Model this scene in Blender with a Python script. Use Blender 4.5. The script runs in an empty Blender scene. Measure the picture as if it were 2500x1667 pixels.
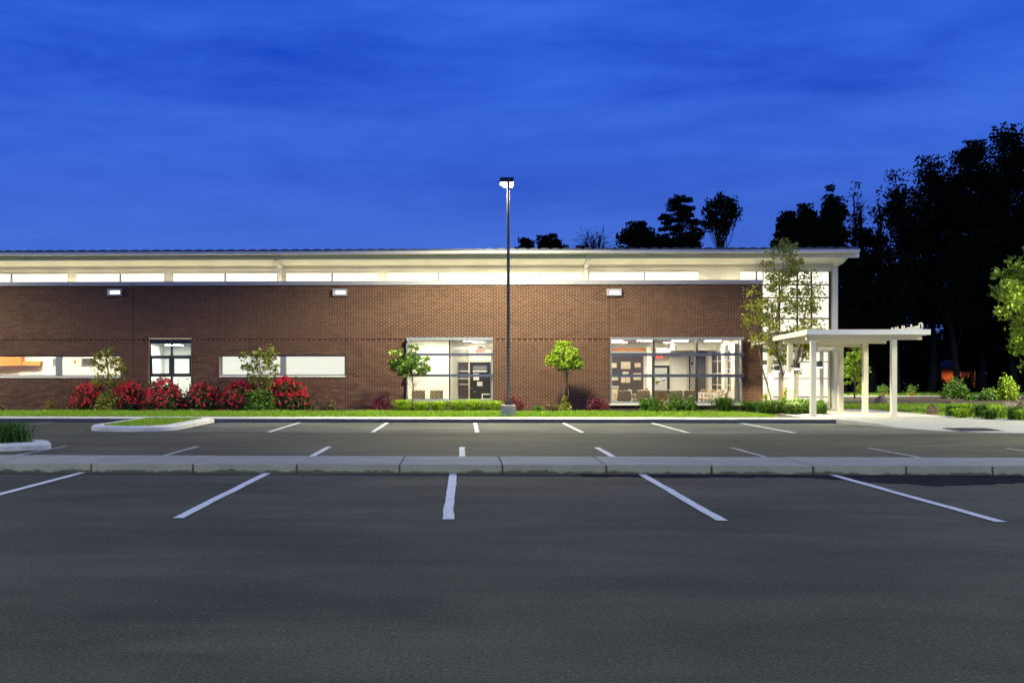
import bpy, math, random
import numpy as np
from mathutils import Vector, Matrix
R = math.radians
SC = bpy.context.scene
COL = SC.collection
random.seed(7)

# ------------------------------------------------------------------ camera, sky, light
F, AX, HY, YAW, EYE = 3002.0, 998.0, 910.0, R(2.26), 1.5      # measured on the 2500 px wide photograph
cd = bpy.data.cameras.new('camera'); cam = bpy.data.objects.new('camera', cd); COL.objects.link(cam)
cam.location = (0, 0, EYE); cam.rotation_euler = (R(90), 0, YAW)
cd.sensor_width = 36; cd.lens = F / 2500 * 36; cd.shift_x = (1250 - AX) / 2500; cd.shift_y = (HY - 833.5) / 2500
cd.clip_end = 2000; SC.camera = cam
SC.view_settings.view_transform = 'Standard'; SC.view_settings.look = 'None'
SC.view_settings.exposure = 0; SC.view_settings.gamma = 1; SC.view_settings.use_curve_mapping = False
SC.cycles.use_denoising = True
SC.cycles.max_bounces = 6; SC.cycles.transparent_max_bounces = 12
SC.cycles.sample_clamp_indirect = 4.0

W = bpy.data.worlds.new('World'); SC.world = W; W.use_nodes = True
nt = W.node_tree; nt.nodes.clear()
def wn(t, **k):
    n = nt.nodes.new(t)
    for a, b in k.items(): setattr(n, a, b)
    return n
SUN_EL, SUN_ROT = R(-3.5), R(180)          # the sun has set behind the camera
sky = wn('ShaderNodeTexSky', sky_type='NISHITA', sun_disc=False, sun_elevation=SUN_EL, sun_rotation=SUN_ROT,
         air_density=1.0, dust_density=0.3, ozone_density=6.0)
tc = wn('ShaderNodeTexCoord')
mp = wn('ShaderNodeMapping'); mp.inputs['Scale'].default_value = (1.0, 1.0, 5.0); mp.inputs['Rotation'].default_value = (0, R(4), R(30))
n1 = wn('ShaderNodeTexNoise'); n1.inputs['Scale'].default_value = 4.6; n1.inputs['Detail'].default_value = 9; n1.inputs['Roughness'].default_value = .60; n1.inputs['Distortion'].default_value = .25
cr = wn('ShaderNodeValToRGB'); cr.color_ramp.elements[0].position = .24; cr.color_ramp.elements[1].position = .84
cr.color_ramp.elements[0].color = (SKY_LO := (.007, .058, .53, 1)); cr.color_ramp.elements[1].color = (.055, .175, .84, 1)
# thin cloud veil: the brightness of the veil comes from noise, the fall towards the zenith from the elevation
sep = wn('ShaderNodeSeparateXYZ')
hz = wn('ShaderNodeMapRange'); hz.inputs[1].default_value = 0.0; hz.inputs[2].default_value = .26; hz.inputs[3].default_value = 1.0; hz.inputs[4].default_value = 0.0; hz.interpolation_type = 'SMOOTHSTEP'
hmix = wn('ShaderNodeMix', data_type='RGBA'); hmix.inputs[7].default_value = (.075, .175, .62, 1)
hm = wn('ShaderNodeMath', operation='MULTIPLY'); hm.inputs[1].default_value = .85
addn = wn('ShaderNodeMix', data_type='RGBA', blend_type='ADD'); addn.inputs[0].default_value = .05
bg = wn('ShaderNodeBackground'); bg.inputs[1].default_value = 1.0
out = wn('ShaderNodeOutputWorld')
L = nt.links.new
L(tc.outputs['Generated'], mp.inputs[0]); L(mp.outputs[0], n1.inputs['Vector']); L(n1.outputs['Fac'], cr.inputs[0])
L(tc.outputs['Generated'], sep.inputs[0]); L(sep.outputs[2], hz.inputs[0]); L(hz.outputs[0], hm.inputs[0]); L(hm.outputs[0], hmix.inputs[0])
L(cr.outputs[0], hmix.inputs[6]); L(hmix.outputs[2], addn.inputs[6]); L(sky.outputs[0], addn.inputs[7])
L(addn.outputs[2], bg.inputs[0]); L(bg.outputs[0], out.inputs[0])

sd = bpy.data.lights.new('sun', 'SUN'); so = bpy.data.objects.new('sun', sd); COL.objects.link(so)
sd.energy = .35; sd.angle = R(60); sd.color = (1.0, .95, .86)    # the last glow of the western sky
so.rotation_euler = (R(38), 0, R(-8)); so.location = (0, -20, 30)
LOT_W, FACADE_W, CLERE_E, ROOM_E, COVE_E = 11000, 10600, 5.0, 140.0, 18.0

# ------------------------------------------------------------------ helpers
def fx(px, Y):                               # photograph column at depth Y -> X in metres
    t = (px - AX) / F
    return Y * (t * math.cos(YAW) - math.sin(YAW)) / (math.cos(YAW) + t * math.sin(YAW))
def fz(py, X, Y):
    return EYE + (HY - py) * (-X * math.sin(YAW) + Y * math.cos(YAW)) / F
def gz(py, z=0.0, X=0.0):                    # depth of a ground point seen on row py
    d = F * (EYE - z) / (py - HY)
    return (d + X * math.sin(YAW)) / math.cos(YAW)

class MB:
    def __init__(s): s.v = []; s.f = []; s.m = []
    def quad(s, a, b, c, d, m=0):
        n = len(s.v); s.v += [a, b, c, d]; s.f.append((n, n+1, n+2, n+3)); s.m.append(m); return s
    def box(s, x0, x1, y0, y1, z0, z1, m=0, skip=''):
        n = len(s.v)
        s.v += [(x0,y0,z0),(x1,y0,z0),(x1,y1,z0),(x0,y1,z0),(x0,y0,z1),(x1,y0,z1),(x1,y1,z1),(x0,y1,z1)]
        fs = {'b':(0,3,2,1),'t':(4,5,6,7),'f':(0,1,5,4),'k':(2,3,7,6),'l':(3,0,4,7),'r':(1,2,6,5)}
        for k, q in fs.items():
            if k not in skip: s.f.append(tuple(n+i for i in q)); s.m.append(m)
        return s
    def hexa(s, p, m=0):                     # 8 points, bottom ring then top ring
        n = len(s.v); s.v += [tuple(q) for q in p]
        for q in ((0,3,2,1),(4,5,6,7),(0,1,5,4),(1,2,6,5),(2,3,7,6),(3,0,4,7)): s.f.append(tuple(n+i for i in q)); s.m.append(m)
        return s
    def tube(s, pts, rad, n=6, m=0, cap=True):
        pts = [Vector(p) for p in pts]; base = len(s.v)
        for i, p in enumerate(pts):
            t = (pts[min(i+1, len(pts)-1)] - pts[max(i-1, 0)])
            t = t.normalized() if t.length > 1e-9 else Vector((0,0,1))
            a = t.cross(Vector((1,0,0)) if abs(t.x) < .9 else Vector((0,1,0))).normalized(); b = t.cross(a)
            r = rad[i] if isinstance(rad, (list, tuple)) else rad
            for k in range(n):
                th = 2*math.pi*k/n; s.v.append(tuple(p + a*(r*math.cos(th)) + b*(r*math.sin(th))))
        for i in range(len(pts)-1):
            for k in range(n):
                k2 = (k+1) % n; s.f.append((base+i*n+k, base+(i+1)*n+k, base+(i+1)*n+k2, base+i*n+k2)); s.m.append(m)
        if cap:
            s.f.append(tuple(base+k for k in range(n))); s.m.append(m)
            s.f.append(tuple(base+(len(pts)-1)*n+k for k in reversed(range(n)))); s.m.append(m)
        return s
    def lathe(s, c, prof, n=16, m=0):        # profile of (radius, z)
        return s.tube([(c[0],c[1],c[2]+z) for r, z in prof], [max(r,1e-4) for r, z in prof], n, m) if len({round(z,5) for r,z in prof})==len(prof) else s
    def mesh(s, name):
        me = bpy.data.meshes.new(name); me.from_pydata([tuple(p) for p in s.v], [], s.f)
        if any(s.m): me.polygons.foreach_set('material_index', s.m)
        me.update(); return me
def wloc(o):
    v = Vector((0,0,0))
    while o is not None: v += o.location; o = o.parent
    return v
def link(name, me, mats, parent=None, local=False, smooth=False, kind=None):
    o = bpy.data.objects.new(name, me); COL.objects.link(o)
    for m in (mats if isinstance(mats, (list, tuple)) else [mats]):
        if m and m.name not in [q.name for q in me.materials if q]: me.materials.append(m)
    if smooth: me.polygons.foreach_set('use_smooth', [True]*len(me.polygons))
    if parent is not None:
        o.parent = parent
        if not local: o.location = -wloc(parent)
    if kind: o['kind'] = kind
    return o
def part(name, mb, mats, parent, local=False, smooth=False, kind=None, label=None):
    o = link(name, mb.mesh(name), mats, parent, local, smooth, kind)
    if label: o['label'] = label
    return o
def thing(name, label, cat, loc=(0,0,0), group=None, rz=0):
    o = bpy.data.objects.new(name, None); COL.objects.link(o); o.location = loc; o.rotation_euler = (0,0,rz)
    o.empty_display_size = .2; o['label'] = label; o['category'] = cat
    if group: o['group'] = group
    return o
def tag(o, label, cat, group=None, kind=None):
    o['label'] = label; o['category'] = cat
    if group: o['group'] = group
    if kind: o['kind'] = kind
    return o
def struct(name, mb, mats, label=None, smooth=False):
    o = link(name, mb.mesh(name), mats, None, smooth=smooth, kind='structure')
    if label: o['label'] = label
    return o
def dup(o, parent=None, **kw):
    c = o.copy(); COL.objects.link(c)
    if parent is not None: c.parent = parent
    for ch in o.children: dup(ch, c)
    for k, v in kw.items():
        if k in ('label','group','category'): c[k] = v
        elif k == 'rz': c.rotation_euler[2] = v
        else: setattr(c, k, v)
    return c
def bevel(o, w=.012, seg=2):
    b = o.modifiers.new('bevel', 'BEVEL'); b.width = w; b.segments = seg; b.limit_method = 'ANGLE'; return o

# ------------------------------------------------------------------ materials
MATS = {}
def mat(name, col, rough=.6, var=0.0, scale=8.0, bump=0.0, bscale=None, spec=.4, metal=0.0, island=0.0, stretch=None, fine=0.0, fscale=60.0):
    m = bpy.data.materials.new(name); m.use_nodes = True; t = m.node_tree; n = t.nodes; l = t.links.new
    p = n['Principled BSDF']; p.inputs['Roughness'].default_value = rough; p.inputs['Metallic'].default_value = metal
    p.inputs['Specular IOR Level'].default_value = spec
    rgb = n.new('ShaderNodeRGB'); rgb.outputs[0].default_value = (*col, 1); cur = rgb.outputs[0]
    geo = n.new('ShaderNodeNewGeometry'); vec = geo.outputs['Position']
    if stretch:
        mpn = n.new('ShaderNodeMapping'); mpn.inputs['Scale'].default_value = stretch; l(vec, mpn.inputs[0]); vec = mpn.outputs[0]
    def modulate(cur, fac, amt):
        mr = n.new('ShaderNodeMapRange'); mr.inputs[1].default_value = .25; mr.inputs[2].default_value = .75
        mr.inputs[3].default_value = 1-amt; mr.inputs[4].default_value = 1+amt; l(fac, mr.inputs[0])
        x = n.new('ShaderNodeVectorMath'); x.operation = 'SCALE'; l(cur, x.inputs[0]); l(mr.outputs[0], x.inputs['Scale']); return x.outputs[0]
    if var:
        no = n.new('ShaderNodeTexNoise'); no.inputs['Scale'].default_value = scale; no.inputs['Detail'].default_value = 6; no.inputs['Roughness'].default_value = .6
        l(vec, no.inputs['Vector']); cur = modulate(cur, no.outputs['Fac'], var)
    if fine:
        no = n.new('ShaderNodeTexNoise'); no.inputs['Scale'].default_value = fscale; no.inputs['Detail'].default_value = 3
        l(geo.outputs['Position'], no.inputs['Vector']); cur = modulate(cur, no.outputs['Fac'], fine)
    if island:
        mr = n.new('ShaderNodeMapRange'); mr.inputs[3].default_value = 1-island; mr.inputs[4].default_value = 1+island; l(geo.outputs['Random Per Island'], mr.inputs[0])
        x = n.new('ShaderNodeVectorMath'); x.operation = 'SCALE'; l(cur, x.inputs[0]); l(mr.outputs[0], x.inputs['Scale']); cur = x.outputs[0]
    l(cur, p.inputs['Base Color'])
    if bump:
        no = n.new('ShaderNodeTexNoise'); no.inputs['Scale'].default_value = bscale or scale; no.inputs['Detail'].default_value = 5
        l(geo.outputs['Position'], no.inputs['Vector']); b = n.new('ShaderNodeBump'); b.inputs['Strength'].default_value = bump; b.inputs['Distance'].default_value = .02
        l(no.outputs['Fac'], b.inputs['Height']); l(b.outputs[0], p.inputs['Normal'])
    MATS[name] = m; return m
def emis(name, col, strength, var=0.0, scale=1.5, stretch=(1,1,1)):
    m = bpy.data.materials.new(name); m.use_nodes = True; t = m.node_tree; n = t.nodes; l = t.links.new
    n.clear(); e = n.new('ShaderNodeEmission'); e.inputs[0].default_value = (*col, 1); e.inputs[1].default_value = strength
    o = n.new('ShaderNodeOutputMaterial'); l(e.outputs[0], o.inputs[0])
    if var:
        geo = n.new('ShaderNodeNewGeometry'); mpn = n.new('ShaderNodeMapping'); mpn.inputs['Scale'].default_value = stretch
        no = n.new('ShaderNodeTexNoise'); no.inputs['Scale'].default_value = scale; l(geo.outputs['Position'], mpn.inputs[0]); l(mpn.outputs[0], no.inputs['Vector'])
        mr = n.new('ShaderNodeMapRange'); mr.inputs[1].default_value = .3; mr.inputs[2].default_value = .7; mr.inputs[3].default_value = strength*(1-var); mr.inputs[4].default_value = strength*(1+var)
        l(no.outputs['Fac'], mr.inputs[0]); l(mr.outputs[0], e.inputs[1])
    MATS[name] = m; return m
def leafmat(name, col, island=.5, trans=.3, col2=None):
    m = bpy.data.materials.new(name); m.use_nodes = True; t = m.node_tree; n = t.nodes; l = t.links.new; n.clear()
    geo = n.new('ShaderNodeNewGeometry'); mx = n.new('ShaderNodeMix'); mx.data_type = 'RGBA'
    c2 = col2 or tuple(c*(1+island) for c in col)
    mx.inputs[6].default_value = (*[c*(1-island) for c in col], 1); mx.inputs[7].default_value = (*c2, 1); l(geo.outputs['Random Per Island'], mx.inputs[0])
    d = n.new('ShaderNodeBsdfDiffuse'); tr = n.new('ShaderNodeBsdfTranslucent'); s = n.new('ShaderNodeMixShader'); s.inputs[0].default_value = trans
    l(mx.outputs[2], d.inputs[0]); l(mx.outputs[2], tr.inputs[0]); l(d.outputs[0], s.inputs[1]); l(tr.outputs[0], s.inputs[2])
    g = n.new('ShaderNodeBsdfGlossy'); g.inputs['Roughness'].default_value = .45; s2 = n.new('ShaderNodeMixShader'); s2.inputs[0].default_value = 0.0 if col[0] < .02 else .04
    l(s.outputs[0], s2.inputs[1]); l(g.outputs[0], s2.inputs[2])
    o = n.new('ShaderNodeOutputMaterial'); l(s2.outputs[0], o.inputs[0]); MATS[name] = m; return m
def glassmat(name):
    m = bpy.data.materials.new(name); m.use_nodes = True; t = m.node_tree; n = t.nodes; l = t.links.new; n.clear()
    tr = n.new('ShaderNodeBsdfTransparent'); tr.inputs[0].default_value = (.93, .96, .95, 1); g = n.new('ShaderNodeBsdfGlossy'); g.inputs['Roughness'].default_value = .02
    fr = n.new('ShaderNodeFresnel'); fr.inputs[0].default_value = 1.45; s = n.new('ShaderNodeMixShader'); l(fr.outputs[0], s.inputs[0])
    l(tr.outputs[0], s.inputs[1]); l(g.outputs[0], s.inputs[2]); o = n.new('ShaderNodeOutputMaterial'); l(s.outputs[0], o.inputs[0]); MATS[name] = m; return m

def asphalt(name, base, patch):
    m = mat(name, base, .9, .55, .28, .5, 70, .25, fine=.62, fscale=42)
    t = m.node_tree; n = t.nodes; l = t.links.new; p = n['Principled BSDF']
    old = p.inputs['Base Color'].links[0].from_socket; geo = [q for q in n if q.type == 'NEW_GEOMETRY'][0]
    mpn = n.new('ShaderNodeMapping'); mpn.inputs['Scale'].default_value = (.30, .85, 1); l(geo.outputs['Position'], mpn.inputs[0])
    no = n.new('ShaderNodeTexNoise'); no.inputs['Scale'].default_value = 1.2; no.inputs['Detail'].default_value = 7; no.inputs['Distortion'].default_value = .8; l(mpn.outputs[0], no.inputs['Vector'])
    mr = n.new('ShaderNodeMapRange'); mr.inputs[1].default_value = .35; mr.inputs[2].default_value = .68; mr.inputs[3].default_value = 1-patch; mr.inputs[4].default_value = 1+patch; l(no.outputs['Fac'], mr.inputs[0])
    x = n.new('ShaderNodeVectorMath'); x.operation = 'SCALE'; l(old, x.inputs[0]); l(mr.outputs[0], x.inputs['Scale'])
    # pale aggregate specks
    vo = n.new('ShaderNodeTexVoronoi'); vo.inputs['Scale'].default_value = 26; l(geo.outputs['Position'], vo.inputs['Vector'])
    lt = n.new('ShaderNodeMath'); lt.operation = 'LESS_THAN'; lt.inputs[1].default_value = .15; l(vo.outputs['Distance'], lt.inputs[0])
    mx = n.new('ShaderNodeMix'); mx.data_type = 'RGBA'; mx.inputs[7].default_value = (.105, .107, .095, 1); l(lt.outputs[0], mx.inputs[0]); l(x.outputs[0], mx.inputs[6])
    l(mx.outputs[2], p.inputs['Base Color']); return m
def concrete(name, col, stain_z=None):
    m = mat(name, col, .85, .16, 1.6, .25, 40, .3, fine=.12, fscale=30)
    if stain_z is not None:                  # damp algae line along the foot of the kerb, with its own ragged edge
        t = m.node_tree; n = t.nodes; l = t.links.new; p = n['Principled BSDF']; old = p.inputs['Base Color'].links[0].from_socket
        geo = [q for q in n if q.type == 'NEW_GEOMETRY'][0]; sp = n.new('ShaderNodeSeparateXYZ'); l(geo.outputs['Position'], sp.inputs[0])
        no = n.new('ShaderNodeTexNoise'); no.inputs['Scale'].default_value = 2.5; no.inputs['Detail'].default_value = 8; no.inputs['Roughness'].default_value = .7; l(geo.outputs['Position'], no.inputs['Vector'])
        mr = n.new('ShaderNodeMapRange'); mr.inputs[1].default_value = .35; mr.inputs[2].default_value = .75; mr.inputs[3].default_value = 0; mr.inputs[4].default_value = stain_z*2; l(no.outputs['Fac'], mr.inputs[0])
        sb = n.new('ShaderNodeMath'); sb.operation = 'SUBTRACT'; l(mr.outputs[0], sb.inputs[0]); l(sp.outputs[2], sb.inputs[1])
        ms = n.new('ShaderNodeMapRange'); ms.inputs[1].default_value = -.012; ms.inputs[2].default_value = .012; ms.inputs[3].default_value = 0; ms.inputs[4].default_value = .85; l(sb.outputs[0], ms.inputs[0])
        mx = n.new('ShaderNodeMix'); mx.data_type = 'RGBA'; mx.inputs[7].default_value = (.05, .05, .035, 1); l(ms.outputs[0], mx.inputs[0]); l(old, mx.inputs[6]); l(mx.outputs[2], p.inputs['Base Color'])
    return m

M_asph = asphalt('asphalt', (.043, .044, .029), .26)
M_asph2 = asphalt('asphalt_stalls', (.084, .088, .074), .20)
def worn_paint(name, col, lo, hi):
    m = mat(name, col, .75, .14, 7, .2, 60, fine=.16, fscale=50); t = m.node_tree; n = t.nodes; l = t.links.new; p = n['Principled BSDF']; old = p.inputs['Base Color'].links[0].from_socket
    geo = [q for q in n if q.type == 'NEW_GEOMETRY'][0]; no = n.new('ShaderNodeTexNoise'); no.inputs['Scale'].default_value = 16; no.inputs['Detail'].default_value = 9; no.inputs['Roughness'].default_value = .72; l(geo.outputs['Position'], no.inputs['Vector'])
    mr = n.new('ShaderNodeMapRange'); mr.inputs[1].default_value = lo; mr.inputs[2].default_value = hi; l(no.outputs['Fac'], mr.inputs[0])
    mx = n.new('ShaderNodeMix'); mx.data_type = 'RGBA'; mx.inputs[6].default_value = (.06,.06,.055,1); l(mr.outputs[0], mx.inputs[0]); l(old, mx.inputs[7]); l(mx.outputs[2], p.inputs['Base Color']); return m
M_paint = worn_paint('road_paint', (.60, .61, .59), .30, .46)
M_paint_w = worn_paint('worn_road_paint', (.40, .41, .43), .38, .62)
M_conc = concrete('concrete_walk', (.25, .255, .222), .045)
M_conc_far = concrete('concrete_kerb', (.48, .47, .44))
M_apron = concrete('concrete_apron', (.30, .31, .29))
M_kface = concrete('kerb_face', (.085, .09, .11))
M_curbpaint = concrete('concrete_island', (.55, .55, .53))
M_joint = mat('joint_dirt', (.035, .034, .03), .95)
M_soil = mat('mulch', (.035, .022, .015), .95, .5, 9, .9, 25)
M_turf = mat('turf_base', (.045, .085, .012), .95, .4, 3, .5, 30)
M_field = mat('field', (.018, .028, .010), .95, .4, .6, .3, 5)
M_brick = mat('brick', (.062, .025, .018), .85, .14, 14, .3, 60, .25, island=.34)
M_mortar = mat('mortar', (.46, .34, .25), .95, .12, 5)
M_alu = mat('grey_blue_metal', (.22, .24, .29), .45, .08, 2, metal=.35)
M_rail = mat('blue_rail', (.06, .075, .125), .4, .08, 2, metal=.3)
M_coping = mat('coping_metal', (.34, .34, .40), .5, .06, 1.5, metal=.2)
M_pole = mat('pole_paint', (.095, .088, .085), .5, .12, 4, metal=.1)
M_dark = mat('dark_bronze', (.045, .043, .045), .45, .15, 4, metal=.3)
M_black = mat('black_metal', (.012, .012, .013), .5)
M_white = mat('white_paint', (.72, .71, .67), .5, .05, 1.5)
M_cream = mat('cream_paint', (.68, .64, .52), .55, .05, 1.2)
M_soffit = mat('soffit_panel', (.74, .71, .60), .6, .04, .8)
M_sill = mat('sill_stone', (.62, .60, .56), .7, .08, 5)
M_roof = mat('roof_metal', (.10, .11, .15), .45, .1, 2, metal=.4)
M_roomwall = mat('room_wall', (.78, .76, .70), .7, .03, .7)
M_roomfloor = mat('room_floor', (.40, .32, .24), .5, .12, 3)
M_ceil = mat('ceiling_tile', (.76, .74, .69), .8, .04, 4)
M_greywall = mat('grey_wall', (.16, .16, .17), .7, .05, 1)
M_brownwall = mat('dark_brown_wall', (.050, .040, .048), .5, .1, 2)
M_orange = mat('orange_panel', (.62, .20, .045), .6, .1, 2)
M_wood = mat('orange_wood', (.50, .22, .06), .5, .25, 3, stretch=(1, 1, 9))
M_paper = mat('paper', (.78, .73, .58), .8, .06, 6)
M_paperw = mat('white_paper', (.82, .82, .80), .8)
M_glass = glassmat('window_glass')
M_clere = emis('lit_clerestory', (1.0, .945, .74), 1.6, .10, 1.1, (.6, 1, 4))
M_blind = emis('lit_blind', (1.0, .94, .80), 1.12, .03, .8, (.7, 1, 14))
M_tower = emis('lit_tower_shade', (1.0, .94, .74), 1.4, .16, .7, (1, 1, 1.6))
M_tower2 = emis('lit_lobby_shade', (1.0, .94, .78), 1.15, .08, .9, (1, 1, 1.2))
M_lamp = emis('lamp_lens', (1.0, .95, .80), 14.0)
M_pack = emis('wall_lens', (1.0, .90, .66), 9.0)
M_tube = emis('fluorescent', (1.0, .87, .64), ROOM_E)
M_cove = emis('cove_tube', (1.0, .885, .56), COVE_E)
M_tube3 = emis('soft_fluorescent', (1.0, .89, .68), 80.0)
M_tube2 = emis('cool_fluorescent', (.93, 1.0, .95), 140.0)
M_exit = emis('exit_red', (1.0, .05, .02), 3.5)
M_pink = mat('pink_flower', (.6, .08, .10), .7)

# ------------------------------------------------------------------ the ground
WY = 46.30                                    # the brick face
KERB0, KERB1, ZW = 36.85, 38.60, .12
struct('ground', MB().quad((-700,-200,-.06),(700,-200,-.06),(700,1200,-.06),(-700,1200,-.06)), M_field)
def grid_sheet(x0, x1, y0, y1, z, nx=2, ny=2):
    b = MB()
    for i in range(nx):
        for j in range(ny):
            xa, xb = x0+(x1-x0)*i/nx, x0+(x1-x0)*(i+1)/nx; ya, yb = y0+(y1-y0)*j/ny, y0+(y1-y0)*(j+1)/ny
            b.quad((xa,ya,z),(xb,ya,z),(xb,yb,z),(xa,yb,z))
    return b
struct('parking_lot', grid_sheet(-70, 70, -40, 40, 0), M_asph)
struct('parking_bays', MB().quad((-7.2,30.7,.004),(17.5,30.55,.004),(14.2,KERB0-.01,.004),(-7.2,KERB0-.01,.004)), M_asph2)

stripe_n = 0
def stripe(x0, y0, x1, y1, w=.10, m=M_paint, z=.009):
    rr = random.Random(int(x0*100)+int(y0)); n = 14; b = MB()
    L_ = [(x0+(x1-x0)*i/n - w/2 + rr.uniform(-.006,.006), y0+(y1-y0)*i/n) for i in range(n+1)]
    R_ = [(x+w + rr.uniform(-.008,.008), y) for x, y in L_]
    for i in range(n): b.quad((*L_[i],z),(*R_[i],z),(*R_[i+1],z),(*L_[i+1],z))
    o = struct('parking_line', b, m); return o
for k in range(-3, 4):
    stripe(-.10 + 2.775*k, 12.55, -.06 + 2.775*k, 18.24, .11)
for k in range(-3, 5):
    stripe(.08 + 2.69*k, 20.1, .10 + 2.69*k, 24.8, .11, M_paint if k in (-1, 0, 1) else M_paint_w)
for k in range(-2, 4):
    stripe(.50 + 2.63*k, 30.9, .525 + 2.63*k, 36.75, .11)
stripe(-12.3, 33.4, -12.25, 36.75, .1, M_paint_w); stripe(11.2, 24.7, 12.6, 24.75, .1, M_paint_w)

# median walkway: slabs with open joints on a bedding strip
MX0, MX1, MY0, MY1, MZ = -26, 27, 18.27, 20.07, .142
med = struct('median_walkway', MB().box(MX0, MX1, MY0+.02, MY1-.02, -.03, MZ-.02), M_joint)
edges = [-26.0]; x = fx(918, 18.27)
js = [fx(q*1.0629, 18.27) for q in (210, 443, 682, 918, 1154, 1393, 1635, 1868, 2082, 2280)]
left = [js[0]-1.53*k for k in range(12, 0, -1)]; right = [js[-1]+1.53*k for k in range(1, 13)]
ed = [e for e in left+js+right]
rr = random.Random(3)
for a, b in zip(ed[:-1], ed[1:]):
    dz = rr.uniform(-.004, .004); dy = rr.uniform(-.008, .008); g = rr.uniform(.005, .011)
    o = part('slab', MB().box(a+g, b-g, MY0+dy, MY1+dy, -.02, MZ+dz), M_conc, med); bevel(o, .014, 2)

M_stain = mat('algae_stain', (.055,.056,.028), .95, .4, 20)
for e in js:
    w_ = rr.uniform(.008,.030); zz = [-.01, .03, .06, .09, .115, .135]; b = MB()
    Ls = [e-w_*rr.uniform(.3,1)*(1.2-z*6) for z in zz]; Rs = [e+w_*rr.uniform(.3,1)*(1.2-z*6) for z in zz]
    for k in range(5): b.quad((Ls[k],MY0-.011,zz[k]),(Rs[k],MY0-.011,zz[k]),(Rs[k+1],MY0-.011,zz[k+1]),(Ls[k+1],MY0-.011,zz[k+1]))
    part('stain', b, M_stain, med)

# far kerb with its walk
kb = struct('kerb_walk', MB().box(-45, fx(2041, KERB0), KERB0+.02, KERB1-.02, -.03, ZW-.015), M_joint)
xk = fx(2041, KERB0); i = 0
while xk > -45:
    g = .004; dz = rr.uniform(-.003,.003)
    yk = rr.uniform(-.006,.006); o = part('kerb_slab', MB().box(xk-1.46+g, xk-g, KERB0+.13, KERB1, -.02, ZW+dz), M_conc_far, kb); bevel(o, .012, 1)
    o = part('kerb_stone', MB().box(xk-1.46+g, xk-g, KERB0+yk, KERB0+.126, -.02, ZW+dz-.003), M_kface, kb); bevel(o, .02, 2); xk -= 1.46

# lawn strip in front of the brick face, with the planting bed along the wall
struct('lawn_strip', MB().box(-45, fx(1700, 40.5), KERB1, WY-.02, -.04, ZW-.01), M_turf)
def ragged(x0, x1, yf, yb, z, n, seed, amp=.18):
    r2 = random.Random(seed); b = MB(); ys = [yf + r2.uniform(-amp, amp) for _ in range(n+1)]
    for i in range(n):
        xa, xb = x0+(x1-x0)*i/n, x0+(x1-x0)*(i+1)/n
        b.quad((xa,ys[i],z),(xb,ys[i+1],z),(xb,yb,z+.03),(xa,yb,z+.03))
    return b
struct('planting_bed', ragged(-45, fx(1700, 44), 44.0, WY-.03, ZW+.004, 90, 5, .15), M_soil)
struct('entrance_bed', MB().box(fx(1700, 40.5), 10.75, KERB1, WY-.02, -.04, ZW+.005), M_soil)

# entrance paving and the apron that ramps down to the lot
struct('entrance_paving', MB().box(10.75, 15.6, KERB1+.35, 47.25, -.04, ZW+.006), M_conc_far)
FR = [(2041,36.85,.12),(2090,35.9,.105),(2140,34.8,.08),(2195,33.4,.035),(2280,32.2,.018),(2390,31.4,.016),(2500,30.9,.016),(2720,30.4,.016)]
BK = [(fx(2041,36.85),38.96),(13.0,38.96),(14.4,38.96),(15.6,39.2),(16.6,38.2),(18.2,37.0),(20.2,36.0),(26,35.2)]
b = MB()
for i in range(len(FR)-1):
    p, q = FR[i], FR[i+1]; P0 = (fx(p[0],p[1]),p[1]); Q0 = (fx(q[0],q[1]),q[1]); a, c = BK[i], BK[i+1]
    b.quad((*P0,p[2]),(*Q0,q[2]),(*c,ZW),(*a,ZW)); b.quad((*P0,-.03),(*Q0,-.03),(*Q0,q[2]),(*P0,p[2]))
struct('apron', b, M_apron)
struct('entrance_verge', MB().quad((10.75,KERB1,ZW+.002),(fx(2041,36.85),KERB1,ZW+.002),(fx(2041,36.85),38.96,ZW+.002),(10.75,38.96,ZW+.002)), M_conc_far)
# storm drain in the apron
gx0, gx1, gy0, gy1 = fx(2318,32.6), fx(2440,32.0), 31.75, 32.9
dr = thing('storm_drain', 'dark iron storm drain grate let into the pale concrete apron', 'drain', (gx0, gy0, .03))
M_iron = mat('drain_iron', (.05,.052,.05), .8, .2, 9)
zg = lambda y: .016 + (y-31.35)*.0185 + .006
def slab(x0,x1,y0,y1,dz): return MB().hexa([(x0,y0,-.02),(x1,y0,-.02),(x1,y1,-.02),(x0,y1,-.02),(x0,y0,zg(y0)+dz),(x1,y0,zg(y0)+dz),(x1,y1,zg(y1)+dz),(x0,y1,zg(y1)+dz)])
part('frame', slab(gx0-.05, gx1+.05, gy0, gy1, 0), M_iron, dr)
for k in range(9):
    xb = gx0+(gx1-gx0)*(k+.5)/9; part('bar', slab(xb-.035, xb+.035, gy0+.06, gy1-.06, .008), M_dark, dr)

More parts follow.
